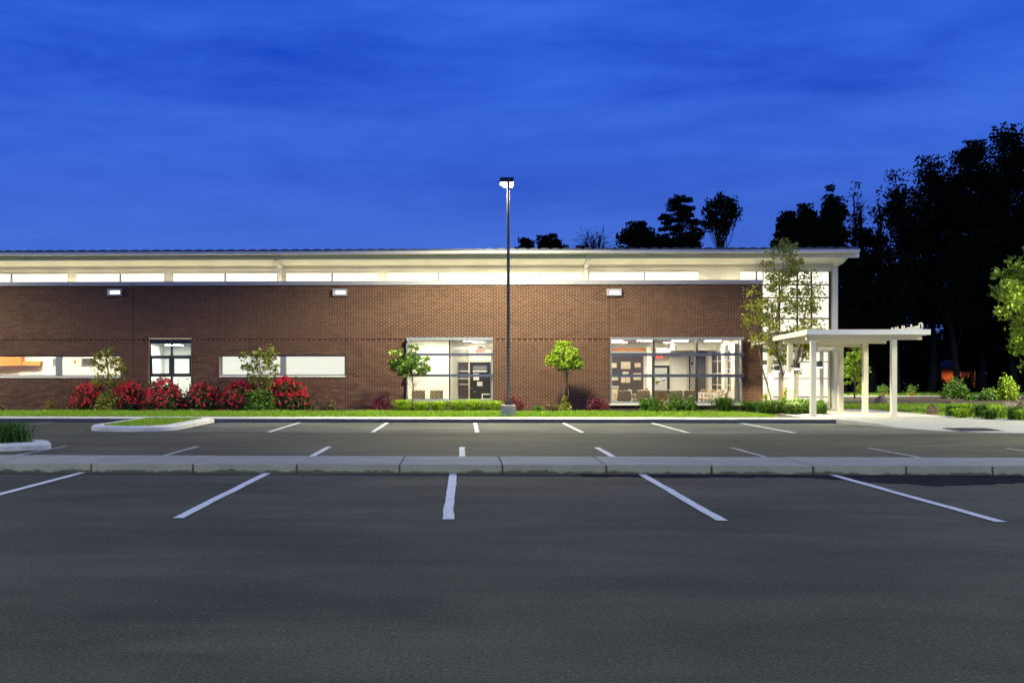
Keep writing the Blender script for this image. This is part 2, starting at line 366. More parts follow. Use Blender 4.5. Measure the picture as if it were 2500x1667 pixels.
# right hand lawn, mulch band, far path
lawn = MB(); LP = [(15.6,39.2),(16.6,38.2),(18.2,37.0),(20.2,36.0),(26,35.2),(60,34.5)]
for a, c in zip(LP[:-1], LP[1:]): lawn.quad((*a,ZW-.01),(*c,ZW-.01),(c[0],55.5,.10),(a[0],55.5,.10))
lawn.quad((14.6,47.3,ZW-.02),(15.6,47.3,ZW-.02),(15.6,55.5,.1),(14.6,55.5,.1)).quad((15.0,39.2,ZW-.03),(15.6,39.2,ZW-.03),(15.6,47.3,ZW-.03),(15.0,47.3,ZW-.03))
struct('lawn', lawn, M_turf)
struct('mulch_bank', ragged(8, 70, 55.5, 72, .106, 60, 9, .5), M_soil)
struct('far_path', MB().box(5, 90, 72.2, 75.0, -.04, .13), M_conc_far)
struct('far_verge', MB().box(5, 90, 75.0, 84, -.04, .12), M_turf)

# finger island with grass, and the planted island at the left edge
def island(name, x0, x1, ynose, yback, kerb_w=.32, h=.14, n=14, nose=None, y_end=None):
    r = nose or (x1-x0)/2; cx = (x0+x1)/2
    def ring(inset):
        a = (x1-x0)/2-inset; bb = r-inset; cy = ynose+r; pts = [(x0+inset, yback)]
        for k in range(n+1):
            th = math.pi + math.pi*k/n; pts.append((cx+a*math.cos(th), cy+bb*math.sin(th)))
        pts.append((x1-inset, yback)); return pts
    o_, m_, i_ = ring(0), ring(.06), ring(kerb_w)
    b = MB()
    for A, B in (((o_,-.02),(o_,h-.05)),((o_,h-.05),(m_,h)),((m_,h),(i_,h)),((i_,h),(i_,h-.05))):
        for k in range(len(o_)-1):
            b.quad((*A[0][k],A[1]),(*A[0][k+1],A[1]),(*B[0][k+1],B[1]),(*B[0][k],B[1]))
    fill = MB(); n0 = len(fill.v); fill.v += [(x,y,h-.03) for x,y in i_]; fill.f.append(tuple(range(len(i_)))); fill.m.append(0)
    return b, fill, i_
kb1, fill1, in1 = island('grass_island', -9.62, -7.33, 31.0, KERB0+.02)
isl = struct('island_kerb', kb1, M_curbpaint, smooth=False)
part('island_turf', fill1, M_turf, isl)
kb2, fill2, in2 = island('planter_island', -12.2, -8.05, 22.4, 26.6, nose=1.4)
# this one lies along the lane: its nose points right
def rot(p): return p
b2 = MB(); pts_o = []; ny = 18
def ring2(ins):
    cx, cy, ax_, ay_ = -10.75, 24.0, 2.75-ins, 1.30-ins; pts = [(-16, cy-ay_)]
    for k in range(ny+1):
        th = -math.pi/2 + math.pi*k/ny; pts.append((cx+ax_*math.cos(th)*.98, cy+ay_*math.sin(th)))
    pts.append((-16, cy+ay_)); return pts
o_, m_, i_ = ring2(0), ring2(.06), ring2(.34)
for A, B in (((o_,-.02),(o_,.09)),((o_,.09),(m_,.145)),((m_,.145),(i_,.145)),((i_,.145),(i_,.09))):
    for k in range(len(o_)-1): b2.quad((*A[0][k],A[1]),(*A[0][k+1],A[1]),(*B[0][k+1],B[1]),(*B[0][k],B[1]))
isl2 = struct('planter_kerb', b2, M_curbpaint)
f2 = MB(); f2.v += [(x,y,.11) for x,y in i_]; f2.f.append(tuple(range(len(i_)))); f2.m.append(0)
part('planter_soil', f2, M_soil, isl2)

# damp patch along the median foot
M_wet = mat('damp_asphalt', (.030,.030,.031), .95, .3, 3, .15, 70, 0.0)
r2 = random.Random(12); b = MB(); n = 60; xs = [1.8 + 9.5*i/n for i in range(n+1)]; w = 0; ws = []
for i in range(n+1):
    t = i/n; ws.append(4.2*max(.03, (.10 + 1.15*max(0, (t-.22))**.8*(.62+.38*math.sin(t*17)) + .25*math.sin(t*9+1)*t) + r2.uniform(-.03,.03)))
for i in range(n): b.quad((xs[i],MY0-.01-ws[i],.005),(xs[i+1],MY0-.01-ws[i+1],.005),(xs[i+1],MY0-.005,.005),(xs[i],MY0-.005,.005))
struct('puddle', b, M_wet, 'dark damp patch on the asphalt along the kerb foot')

# ------------------------------------------------------------------ the brick building
XL, XR = -25.0, fx(1860, WY)
bld = thing('brick_building', 'long low dark brick building with lit clerestory band, white eaves and glazed corner', 'building', (0, WY, 0))
def OX(px): return fx(px, WY)
def OZ(py, px): return fz(py, fx(px, WY), WY)
OPEN = {}
def opening(k, x0, x1, yt, yb): xm = (x0+x1)/2; OPEN[k] = (OX(x0), OX(x1), OZ(yb, xm), OZ(yt, xm))
opening('strip_left', -20, 294.5, 867.7, 922.0); opening('six', 363.5, 467.4, 828.5, 988)
opening('strip_mid', 536, 843.4, 867, 920.5); opening('store_small', 992, 1203, 826, 979.5); opening('store_big', 1489, 1809, 826, 988)
ZB0, ZB1 = .06, OZ(696, 1000)
CH = .0677
def cells(x0, x1, z0, z1, ops):
    xs = sorted({x0, x1, *[o[0] for o in ops], *[o[1] for o in ops]}); zs = sorted({z0, z1, *[o[2] for o in ops], *[o[3] for o in ops]})
    for a, b_ in zip(xs[:-1], xs[1:]):
        for c, d in zip(zs[:-1], zs[1:]):
            if not any(o[0]-1e-6 <= a and b_ <= o[1]+1e-6 and o[2]-1e-6 <= c and d <= o[3]+1e-6 for o in ops): yield a, b_, c, d
ops = list(OPEN.values()); wb = MB()
for a, b_, c, d in cells(XL, XR, -.05, ZB1, ops):
    wb.quad((a,WY,c),(b_,WY,c),(b_,WY,d),(a,WY,d)); wb.quad((b_,WY+.3,c),(a,WY+.3,c),(a,WY+.3,d),(b_,WY+.3,d))
for o in ops:
    x0,x1,z0,z1 = o
    wb.quad((x0,WY,z0),(x1,WY,z0),(x1,WY+.3,z0),(x0,WY+.3,z0)).quad((x0,WY,z1),(x0,WY+.3,z1),(x1,WY+.3,z1),(x1,WY,z1))
    wb.quad((x0,WY,z0),(x0,WY+.3,z0),(x0,WY+.3,z1),(x0,WY,z1)).quad((x1,WY,z0),(x1,WY,z1),(x1,WY+.3,z1),(x1,WY+.3,z0))
wb.quad((XR,WY,-.05),(XR,WY+1.1,-.05),(XR,WY+1.1,ZB1),(XR,WY,ZB1))
wall = part('wall', wb, M_mortar, bld)
# bricks, running bond, one soldier band at window-head height, cut round the openings
BL, BH, BJ, PR = .2032, CH-.0105, .0095, .008
zs_band = OZ(828.5, 1300)
band_i = int((zs_band - ZB0)/CH)
bricks = []
def free(x0, x1, z0, z1):
    segs = [(x0, x1)]
    for o in ops:
        if z1 > o[2]+.01 and z0 < o[3]-.01:
            ns = []
            for a, c in segs:
                if c <= o[0] or a >= o[1]: ns.append((a, c)); continue
                if a < o[0]: ns.append((a, o[0]-.004))
                if c > o[1]: ns.append((o[1]+.004, c))
            segs = ns
    return [(a, c) for a, c in segs if c-a > .012]
rb = random.Random(21)
CJ = [OX(q) for q in (326, 535, 843.4, 1204, 1487, 1809)]
ncourse = int((ZB1-ZB0)/CH); i = 0
while i < ncourse:
    z0 = ZB0 + i*CH
    if i == band_i:
        x = XL
        while x < XR:
            for a, c in free(x, min(x+BL-BJ, XR), z0, z0+2*CH-.0105): bricks.append((a, c, z0, z0+2*CH-.0105, rb.uniform(-.002,.002)))
            x += BL
        i += 2; continue
    x = XL - (BL/2 if i % 2 else 0)
    while x < XR:
        for a, c in free(max(x, XL), min(x+BL-BJ, XR), z0, z0+BH):
            cut = [q for q in CJ if a < q < c]
            if cut:
                q = cut[0]
                if q-a > .016: bricks.append((a, q-.009, z0, z0+BH, 0))
                if c-q > .016: bricks.append((q+.009, c, z0, z0+BH, 0))
            else: bricks.append((a, c, z0+rb.uniform(-.001,.001), z0+BH+rb.uniform(-.001,.001), rb.uniform(-.0025,.0025)))
        x += BL
    i += 1
full = [k for k, q in enumerate(bricks) if abs((q[1]-q[0])-(BL-BJ)) < .002 and q[3]-q[2] < .07]
full.sort(key=lambda k: (((bricks[k][0]+bricks[k][1])/2-4.0)**2*.6 + ((bricks[k][2]+bricks[k][3])/2-1.5)**2))
single = set(full[:300])
bm_ = MB().box(-(BL-BJ)/2, (BL-BJ)/2, -PR, .004, -BH/2, BH/2, skip='k'); bme = bm_.mesh('brick'); bme.materials.append(M_brick)
for k in single:
    q = bricks[k]; o = bpy.data.objects.new('brick', bme); COL.objects.link(o); o.parent = wall
    o.location = Vector(((q[0]+q[1])/2, WY+q[4], (q[2]+q[3])/2)) - Vector((0, WY, 0)) - wall.location
rest = MB()
for k, q in enumerate(bricks):
    if k not in single: rest.box(q[0], q[1], WY-PR+q[4], WY+.004, q[2], q[3], skip='k')
for i in range(ncourse):                      # the return at the right corner: toothed bricks
    z0 = ZB0+i*CH; y = WY + (BL/2 if i % 2 else 0) - PR
    while y < WY+1.0: rest.box(XR-.004, XR+PR+.002, y, y+BL-BJ, z0, z0+BH, skip='l'); y += BL
part('brickwork', rest, M_brick, wall, kind='stuff')
cj = MB()
for q in CJ: cj.box(q-.0088, q+.0088, WY-.005, WY+.001, ZB0, ZB1) if not any(o[0] < q-.05 and q+.05 < o[1] for o in ops) else None
part('control_joint', cj, M_joint, wall)
# coping on the wall top
ct0, ct1 = ZB1, OZ(685.8, 1000)
cx = XL
while cx < XR-.1:
    nx = min(cx+4.2, XR+.03); o = part('coping', MB().box(cx+.003, nx-.003, WY-.06, WY+.45, ct0+.002, ct1), M_coping, bld); bevel(o, .01, 1); cx = nx

# clerestory wall behind the parapet
CY = 47.30
def CX(px): return fx(px, CY)
CZ0, CZ1 = fz(689.5, 0, CY), fz(665.5, 0, CY)
ledge = part('ledge', MB().box(XL, XR, WY+.45, CY, ct0-.2, ct1-.03), M_coping, bld)
panes = [(-260,-140),(-136,-10),(-6,26)]
groups = [[-136,26.5,30,166],[186,292.5,295.5,401],[423,548.5,551.5,677],[698.5,809.5,812.4,922],[943.7,1069.3,1071.3,1197],[1217.6,1317.2,1319.6,1419.8],[1439,1571.7,1573.7,1706]]
HZ = fz(648.5, 0, CY)                          # junction of soffit and head wall
cl = MB(); lastx = XL
cops = [(CX(g[0]), CX(g[3]), CZ0, CZ1) for g in groups] + [(CX(1806), CX(1862), CZ0, CZ1)]
tower_x0, tower_x1 = CX(1862), CX(2030)
for a, b_, c, d in cells(XL, tower_x0, CZ0-.45, HZ+.3, cops): cl.quad((a,CY,c),(b_,CY,c),(b_,CY,d),(a,CY,d))
for a, c in ((tower_x0, CX(2044)),): cl.quad((a,CY,CZ1),(c,CY,CZ1),(c,CY,HZ+.3),(a,CY,HZ+.3))
part('clerestory_wall', cl, M_soffit, bld)
trim = MB()
for py in (650, 654.5): z = fz(py, 0, CY); trim.box(XL, CX(2040), CY-.025, CY-.002, z-.012, z+.012)
part('trim', trim, M_cream, bld)
def clere_window(x0, xm0, xm1, x1, z0, z1):
    w = part('clerestory_window', MB().box(x0-.03,x1+.03,CY-.03,CY+.05,z1-.015,z1+.03).box(x0-.03,x1+.03,CY-.03,CY+.05,z0-.03,z0+.012).box(x0-.03,x0+.012,CY-.03,CY+.05,z0+.012,z1-.015).box(x1-.012,x1+.03,CY-.03,CY+.05,z0+.012,z1-.015), M_cream, bld)
    part('mullion', MB().box(xm0-.008, xm1+.008, CY-.035, CY+.04, z0+.012, z1-.015), M_alu, w)
    for a, c in ((x0, xm0), (xm1, x1)): part('pane', MB().box(a+.012, c-.008, CY+.01, CY+.02, z0+.012, z1-.015), M_clere, w)
for g in groups: clere_window(CX(g[0]), CX(g[1]), CX(g[2]), CX(g[3]), CZ0, CZ1)
clere_window(CX(1806), CX(1845), CX(1848), CX(1862), CZ0, CZ1)

cvx = XL+.5
while cvx < XR-1.2:
    part('cove_light', MB().box(cvx, cvx+1.15, 46.86, 46.92, ct1-.029, ct1+.005), M_cove, bld); cvx += 1.5

# eaves: fascia, soffit, beam, outriggers, barrel edged roof panels
EY, EZ0, EZ1 = 45.40, fz(618.6, 0, 45.40), fz(612.0, 0, 45.40)
RX1 = fx(2100, EY)
part('fascia', MB().box(XL, RX1, EY, EY+.04, EZ0, EZ1).box(RX1-.04, RX1, EY+.04, 52, EZ0-.02, EZ1), M_white, bld)
part('gutter_soffit', MB().box(XL, RX1-.04, EY+.041, 46.08, EZ0+.012, EZ0+.03), M_soffit, bld)
BZ0 = fz(632.6, 0, 46.1)
part('eave_beam', MB().box(XL, fx(2098, 46.1), 46.1, 46.22, BZ0, EZ0+.01), M_white, bld)
sx = XL; soz = fz(634, 0, 46.22)+.10
while sx < RX1-.1:
    nx = min(sx+5.97, RX1-.05)
    part('soffit_panel', MB().hexa([(sx+.004,46.23,EZ0-.02),(nx-.004,46.23,EZ0-.02),(nx-.004,CY+.02,HZ),(sx+.004,CY+.02,HZ),(sx+.004,46.23,EZ0),(nx-.004,46.23,EZ0),(nx-.004,CY+.02,HZ+.05),(sx+.004,CY+.02,HZ+.05)]), M_soffit, bld); sx = nx
for px0 in (-70, 684.5, 1430.5, 2039):
    xc = fx(px0, CY-.1); zf, zn = fz(655, 0, CY-.08), BZ0-.05
    a = .075
    o = part('bracket', MB().hexa([(xc-a,46.0,zn),(xc+a,46.0,zn),(xc+a,CY-.03,zf-.02),(xc-a,CY-.03,zf-.02),(xc-a,46.0,zn+.2),(xc+a,46.0,zn+.2),(xc+a,CY-.03,zf+.16),(xc-a,CY-.03,zf+.16)]), M_white, bld)
    part('post', MB().box(xc-.07, xc+.07, CY-.16, CY-.032, ct1-.3 if px0 < 2000 else .1, zf-.02), M_white, bld)
roof = part('roof', MB().hexa([(XL,EY-.01,EZ1),(RX1+.01,EY-.01,EZ1),(RX1+.01,64,EZ1-1.2),(XL,64,EZ1-1.2),(XL,EY-.01,EZ1+.03),(RX1+.01,EY-.01,EZ1+.03),(RX1+.01,64,EZ1-1.17),(XL,64,EZ1-1.17)]), M_roof, bld)
arc = MB(); pw = .40; seg = 6
for k in range(seg):
    a0, a1 = math.pi*k/seg, math.pi*(k+1)/seg
    p = lambda a, y, z: (-math.cos(a)*pw*.49, y, z+math.sin(a)*.055)
    arc.quad(p(a0,0,.03), p(a1,0,.03), p(a1,18.6,-1.17), p(a0,18.6,-1.17)); arc.v += [p(a0,0,.03), p(a1,0,.03), (0,0,.03)]; nn = len(arc.v); arc.f.append((nn-3, nn-1, nn-2)); arc.m.append(0)
arcme = arc.mesh('roof_panel'); arcme.materials.append(M_roof)
x = XL+.2
while x < RX1-.1:
    o = bpy.data.objects.new('roof_panel', arcme); COL.objects.link(o); o.parent = roof; o.location = Vector((x, EY-.012, EZ1)) - Vector((0, WY, 0)) - roof.location; x += pw
# body of the building behind, so nothing shines through
part('rear_wall', MB().box(XL, 14.3, 63.6, 63.8, -.05, 4.85).box(XL-.02, XL, WY+.0, 63.6, -.05, 4.9), M_mortar, bld)
part('side_wall', MB().box(14.30, 14.42, CY+.16, 63.6, -.05, EZ1-.1), M_cream, bld)

# ------------------------------------------------------------------ windows in the brick face
def bars(lst):
    b = MB()
    for q in lst: b.box(*q)
    return b
# left and middle strip windows with lit shades
def strip_window(key, mull, panes_emit, m_pane):
    x0,x1,z0,z1 = OPEN[key]; x0 += .003; x1 -= .003; z0 += .002; y0, y1 = WY+.10, WY+.18
    w = part('strip_window', bars([(x0,x1,y0,y1,z1-.05,z1-.001),(x0,x1,y0,y1,z0+.05,z0+.10),(x0,x0+.07,y0,y1,z0+.1,z1-.05),(x1-.04,x1,y0,y1,z0+.1,z1-.05)]), M_alu, bld)
    part('sill', MB().box(x0-.01, x1+.01, WY-.05, WY+.2, z0-.0, z0+.05), M_sill, w)
    m0, m1 = OX(mull[0]), OX(mull[1]); part('mullion', MB().box(m0, m1, WY+.02, y1, z0+.10, z1-.05), M_alu, w)
    for a, c in ((x0+.07, m0), (m1, x1-.04)):
        part('pane', MB().box(a, c, y0+.03, y0+.036, z0+.1, z1-.05), M_glass, w)
        if m_pane: part('blind', MB().box(a, c, y0+.14, y0+.145, z0+.06, z1-.02), m_pane, w)
    return w
strip_window('strip_mid', (684, 697), True, M_blind)
strip_window('strip_left', (135, 149), False, None)
# six-light window
x0,x1,z0,z1 = OPEN['six']; y0, y1 = WY+.08, WY+.16
xm0, xm1 = OX(415.5), OX(420.5); h1a,h1b,h2a,h2b = (OZ(q, 416) for q in (872,867.5,919.5,915))
w6 = part('six_light_window', bars([(x0,x1,y0,y1,z1-.04,z1-.001),(x0,x1,y0,y1,z0+.05,z0+.11),(x0,x0+.06,y0,y1,z0+.11,z1-.04),(x1-.04,x1,y0,y1,z0+.11,z1-.04)]), M_dark, bld)
part('sill', MB().box(x0-.01, x1+.01, WY-.05, WY+.2, z0, z0+.05), M_sill, w6)
part('transom', MB().box(x0+.06, x1-.04, y0-.01, y1, h1a, h1b), M_dark, w6); part('transom', MB().box(x0+.06, x1-.04, y0-.01, y1, h2a, h2b), M_dark, w6)
for a, c in ((z0+.11, h2a), (h2b, h1a), (h1b, z1-.04)): part('mullion', MB().box(xm0, xm1, y0-.008, y1, a, c), M_dark, w6)
for a, c in ((x0+.06, xm0), (xm1, x1-.04)):
    s = .055; part('sash', bars([(a,c,y0-.02,y1-.02,h1a-s,h1a),(a,c,y0-.02,y1-.02,h2b,h2b+s),(a,a+s,y0-.02,y1-.02,h2b+s,h1a-s),(c-s,c,y0-.02,y1-.02,h2b+s,h1a-s)]), M_dark, w6)
    for p0, p1 in ((z0+.11,h2a),(h2b+s,h1a-s),(h1b,z1-.04)): part('pane', MB().box(a+.001, c-.001, y0+.03, y0+.036, p0, p1), M_glass, w6)
# the two projecting storefront windows with sun-shade rails
def storefront(key, mulls, rails, topr, ext, sill, yb):
    x0,x1,z0,z1 = OPEN[key]; x0 += .003; x1 -= .003; z1 -= .003; yf = WY-.20
    zb = OZ(yb, (mulls[0][0]))
    w = part('storefront_window', bars([(x0,x0+.05,yf,WY+.1,zb,z1),(x1-.05,x1,yf,WY+.1,zb,z1),(x0+.05,x1-.05,yf,WY+.1,zb,zb+.07),(x0+.05,x1-.05,yf,WY+.1,z1-.06,z1)]), M_alu, bld)
    zt = [OZ(q, mulls[0][0]) for q in topr]
    xs = [x0] + [OX((m[0]+m[1])/2+4) for m in mulls] + [OX(ext)]
    for a, c in zip(xs[:-1], xs[1:]): part('head_rail', MB().box(a+.012, c-.012, yf-.16, yf-.002, zt[1], zt[0]), M_alu, w)
    for r_ in rails:
        za, zc = OZ(r_[1]+.6, mulls[0][0]), OZ(r_[0]-.4, mulls[0][0])
        for a, c in zip(xs[:-1], xs[1:]): part('shade_rail', MB().box(a+.006, c-.006, yf-.16, yf-.02, za, zc), M_rail, w)
    for m in mulls: part('mullion', MB().box(OX(m[0]), OX(m[1]), yf-.012, WY+.05, zb+.07, z1-.06), M_dark, w)
    bx = [x0+.05] + [q for m in mulls for q in (OX(m[0]), OX(m[1]))] + [x1-.05]
    zc = [zb+.07] + [z for r_ in rails[::-1] for z in (OZ(r_[1], mulls[0][0])+.02, OZ(r_[1], mulls[0][0])+.06)] + [z1-.06]
    for a, c in zip(bx[::2], bx[1::2]):
        for p0, p1 in zip(zc[::2], zc[1::2]): part('pane', MB().box(a, c, yf+.03, yf+.036, p0, p1), M_glass, w)
        for q in zc[1:-1:2]: part('transom', MB().box(a, c, yf, WY-.08, q, q+.04), M_dark, w)
    if sill: part('sill', MB().box(x0-.05, x1+.05, yf-.06, WY-.001, OZ(988.5, 1600), OZ(984, 1600)), M_sill, w)
    return w
storefront('store_small', [(1095.8, 1099.8)], [(863, 868.3), (913.7, 919)], (824, 831), 1203.5, False, 978)
storefront('store_big', [(1591.8, 1596), (1697, 1701)], [(862.3, 868.5), (913.7, 919.9)], (824, 830.6), 1812.6, True, 984)

# ------------------------------------------------------------------ glazed corner
def TZ(py): return fz(py, 12.8, CY)
cols = [1862, 1903, 1947, 1981.5, 2025.5]
rows_u = [TZ(q) for q in (812, 777.8, 726.8, 695.5)] + [CZ1]
rows_l = [.10, TZ(969), TZ(924), TZ(883), TZ(858)]
tw = part('corner_glazing', MB().box(CX(1862), CX(2030), CY+.03, CY+.08, rows_l[-1]+.03, rows_u[0]-.03), M_cream, bld)
for k, (a, c) in enumerate(zip(cols[:-1], cols[1:])):
    for rws, mm in ((rows_u, M_tower), (rows_l, M_tower2)):
        for z0, z1 in zip(rws[:-1], rws[1:]): part('pane', MB().box(CX(a)+.02, CX(c)-.02, CY+.05, CY+.056, z0+.02, z1-.02), mm, tw)
for q in cols[1:]: part('mullion', MB().box(CX(q)-.03, CX(q)+.03, CY+.0, CY+.09, rows_u[0], CZ1), M_dark, tw)
for z in rows_u[1:-1]: part('transom', MB().box(CX(1862), CX(2025.5), CY+.005, CY+.085, z-.025, z+.025), M_dark, tw)
for q, w in ((1905, .09), (1944.5, .11), (2006, .10), (2024, .06)): part('mullion', MB().box(CX(q)-w/2*1.3, CX(q)+w/2*1.3, CY-.03, CY+.09, .09, rows_l[-1]+.028), M_cream, tw)
for z in rows_l[2:4]: part('transom', MB().box(CX(1862), CX(2024), CY+.0, CY+.085, z-.022, z+.022), M_cream, tw)
part('transom', MB().box(CX(1862), CX(1942), CY-.02, CY+.086, TZ(890), TZ(879)), M_cream, tw)
part('corner_pier', MB().box(CX(2030), 14.44, CY-.02, CY+.16, .08, EZ0-.06), M_cream, bld)

# ------------------------------------------------------------------ entrance canopy
FY, BY = 38.95, 46.9
cx0, cx1 = 10.93, 14.75
fz0, fz1 = fz(816.7, 13, FY), fz(804, 13, FY)
SL = -.024                                    # the canopy drains towards the building
can = thing('entrance_canopy', 'white flat entrance canopy on square columns with ribbed deck in front of glazed corner', 'canopy', (cx0, FY, ZW))
part('front_fascia', MB().box(cx0, cx1, FY, FY+.05, fz0, fz1), M_white, can)
def slope(x0,x1,y0,y1,za,zb,b=None):
    d0, d1 = SL*(y0-FY), SL*(y1-FY)
    return (b or MB()).hexa([(x0,y0,za+d0),(x1,y0,za+d0),(x1,y1,za+d1),(x0,y1,za+d1),(x0,y0,zb+d0),(x1,y0,zb+d0),(x1,y1,zb+d1),(x0,y1,zb+d1)])
part('side_fascia', slope(cx1-.05, cx1-.001, FY+.051, BY, fz0, fz1), M_white, can)
part('side_fascia', slope(cx0+.001, cx0+.05, FY+.051, BY, fz0, fz1), M_white, can)
part('deck', slope(cx0+.051, cx1-.051, FY+.051, BY, fz0+.07, fz0+.10), M_cream, can)
x = cx0+.18
while x < cx1-.15: part('deck_rib', slope(x, x+.12, FY+.055, BY-.02, fz0+.012, fz0+.069), M_cream, can); x += .262
BYS = [39.4, 42.1, 44.75]
part('beam', MB().box(cx0+.10, 14.62, BYS[0]-.07, BYS[0]+.07, fz(829.5,13.5,39.4), fz0+.0), M_cream, can)
part('beam', MB().box(cx0+.10, 14.45, BYS[1]-.07, BYS[1]+.07, fz(839,13.5,42.1), fz0-.07), M_cream, can)
part('beam', MB().box(cx0+.10, 14.45, BYS[2]-.07, BYS[2]+.07, fz(847,13.5,44.75), fz0-.135), M_cream, can)
for i, y in enumerate(BYS):
    for x in (11.25, 13.76):
        zt = (fz(829.5,13.5,39.4), fz(839,13.5,42.1), fz(847,13.5,44.75))[i]
        o = part('column', MB().box(x-.085, x+.085, y-.085, y+.085, ZW, zt-.001), M_cream, can); bevel(o, .008, 1)
        part('base_plate', MB().box(x-.12, x+.12, y-.12, y+.12, ZW+.004, ZW+.03), M_cream, o)
# standing letters on the east edge, read from the east
y = 39.42
for ch in 'Cherokee Health Systems':
    if ch == ' ': y += .10; continue
    cu = bpy.data.curves.new('letter', 'FONT'); cu.body = ch; cu.size = .36; cu.extrude = .018; tmp = bpy.data.objects.new('tmp', cu); COL.objects.link(tmp)
    bpy.context.view_layer.update()
    me = bpy.data.meshes.new_from_object(tmp); bpy.data.objects.remove(tmp)
    me.name = 'letter'; wd = max(v.co.x for v in me.vertices) - min(v.co.x for v in me.vertices)
    me.transform(Matrix.Rotation(R(90), 4, 'Z') @ Matrix.Rotation(R(90), 4, 'X'))
    o = link('letter', me, M_cream, can, local=True); o.location = Vector((14.68, y, fz1+SL*(y-FY)+.0)) - can.location; y += wd + .03

def cyl(c, r, z0, z1, n=20, b=None, m=0): return (b or MB()).tube([(c[0],c[1],z0),(c[0],c[1],z1)], r, n, m)
def spot(name, loc, w, size, parent, col=(1,.91,.58), rad=.08, blend=.4, rotx=0, rotz=0):
    d = bpy.data.lights.new(name, 'SPOT'); d.energy = w; d.spot_size = R(size); d.spot_blend = blend; d.color = col; d.shadow_soft_size = rad
    o = bpy.data.objects.new(name, d); COL.objects.link(o); o.parent = parent; o.location = Vector(loc) - wloc(parent); o.rotation_euler = (rotx, 0, rotz); return o
for px0, y, py, lab in ((1945.5, 42.1-.12, 893.5, 'brown cylinder downlight beside the column with the red notice'), (2000, 39.4+.2, 889, 'brown cylinder downlight beside the grey front column of the canopy'), (1897, 44.75-.15, 899, 'brown cylinder downlight half hidden behind the tree trunks')):
    x = fx(px0, y); z = fz(py, x, y); t = thing('canopy_light', lab, 'lamp', (x, y, z), 'downlights on the canopy columns')
    part('housing', cyl((x,y), .10, z-.09, z+.10), M_dark, t); part('lens', cyl((x,y), .085, z-.115, z-.091), M_lamp, t)
    part('bracket', MB().box(x-.2, x-.09, y-.02, y+.02, z-.02, z+.03), M_dark, t); spot('bulb', (x, y, z-.14), 420, 160, t, col=(1,.82,.46))
# notice on the middle left column
x, y = 11.25, 42.1-.087
nz = fz(915, x, y); t = thing('entrance_notice', 'red printed notice on the cream column near the door', 'notice', (x, y, nz))
part('sheet', MB().box(x-.085, x+.085, y-.006, y-.002, nz-.14, nz+.14), M_cream, t)
pr = MB().tube([(x, y-.009, nz+.10), (x, y-.0065, nz+.10)], .025, 12)
for k in range(6): w_ = (.03,.07,.06,.04,.075,.07)[k]; pr.box(x-w_, x+w_, y-.009, y-.0065, nz+.05-k*.032, nz+.058-k*.032)
part('print', pr, mat('notice_red', (.55,.10,.05), .7), t)

# ------------------------------------------------------------------ wall lights on the brick face
for px0, lab in ((281, 'square wall light above the six-light window'), (830.5, 'square wall light above the right end of the wide strip window'), (1498.5, 'square wall light above the large waiting room window')):
    x = OX(px0); z = fz(714, x, WY); t = thing('wall_light', 'lit ' + lab, 'lamp', (x, WY, z), 'wall lights under the coping')
    hw, hh = .275, .13
    o = part('housing', MB().box(x-hw,x+hw,WY-.13,WY-.012,z+.07,z+hh).box(x-hw,x+hw,WY-.13,WY-.012,z-hh,z-.075).box(x-hw,x-hw+.06,WY-.13,WY-.012,z-.075,z+.07).box(x+hw-.05,x+hw,WY-.13,WY-.012,z-.075,z+.07).box(x-hw+.06,x+hw-.05,WY-.05,WY-.012,z-.075,z+.07), M_coping, t)
    part('lens', MB().box(x-hw+.13, x+hw-.09, WY-.10, WY-.052, z-.045, z+.035), M_pack, t)

# ------------------------------------------------------------------ pole lights
def pole_light(lab, x, y, z0, ht, watts, rx=0, rz=0, ped=True, size=165, hy_=.52, lc=(1,.93,.57)):
    t = thing('pole_light', lab, 'street lamp', (x, y, z0), 'pole lights round the car park')
    if ped:
        o = part('pedestal', cyl((x,y), .23, z0-.1, z0+.36, 24), M_apron, t); bevel(o, .02, 2)
    zb = z0+.36 if ped else z0
    part('base_cover', MB().box(x-.11,x+.11,y-.11,y+.11,zb+.001,zb+.12), M_dark, t)
    part('pole', MB().tube([(x,y,zb+.1),(x,y,zb+2.5),(x,y,ht-.12)], [.054,.049,.043], 12), M_pole, t)
    part('arm', MB().box(x-.04,x+.04,y,y+hy_-.2,ht-.12,ht-.05), M_dark, t); xp, yp = x, y; y = y+hy_
    hd = part('head', MB().box(x-.255,x+.185,y-.25,y+.25,ht-.16,ht), M_black, t); bevel(hd, .015, 2)
    part('lens', MB().hexa([(x-.10,y-.12,ht-.275),(x+.16,y-.12,ht-.275),(x+.16,y+.12,ht-.275),(x-.10,y+.12,ht-.275),(x-.24,y-.23,ht-.161),(x+.18,y-.23,ht-.161),(x+.18,y+.23,ht-.161),(x-.24,y+.23,ht-.161)]), M_lamp, hd)
    spot('bulb', (x, y, ht-.36), watts, size, t, col=lc, rad=.5, blend=.35, rotx=rx, rotz=rz); return t
lx = fx(1241, 39.2)
pole_light('tall dark pole light on a concrete pedestal in front of the brick wall', lx, 39.2, ZW, fz(429.5, lx, 39.2), FACADE_W)
pole_light('dark pole light on the lawn strip far along the wall', -24.5, 39.5, ZW, 7.8, FACADE_W*.9)
pole_light('dark pole light on the lawn past the apron by the leafy tree', 25.5, 36.0, ZW, 7.8, FACADE_W*1.6)
pole_light('dark pole light on the lawn by the far path', 31.0, 58.0, .1, 7.8, FACADE_W*1.2)
pole_light('dark pole light behind the far end of the building', 18.5, 71.0, .1, 6.2, FACADE_W*1.1, size=140)
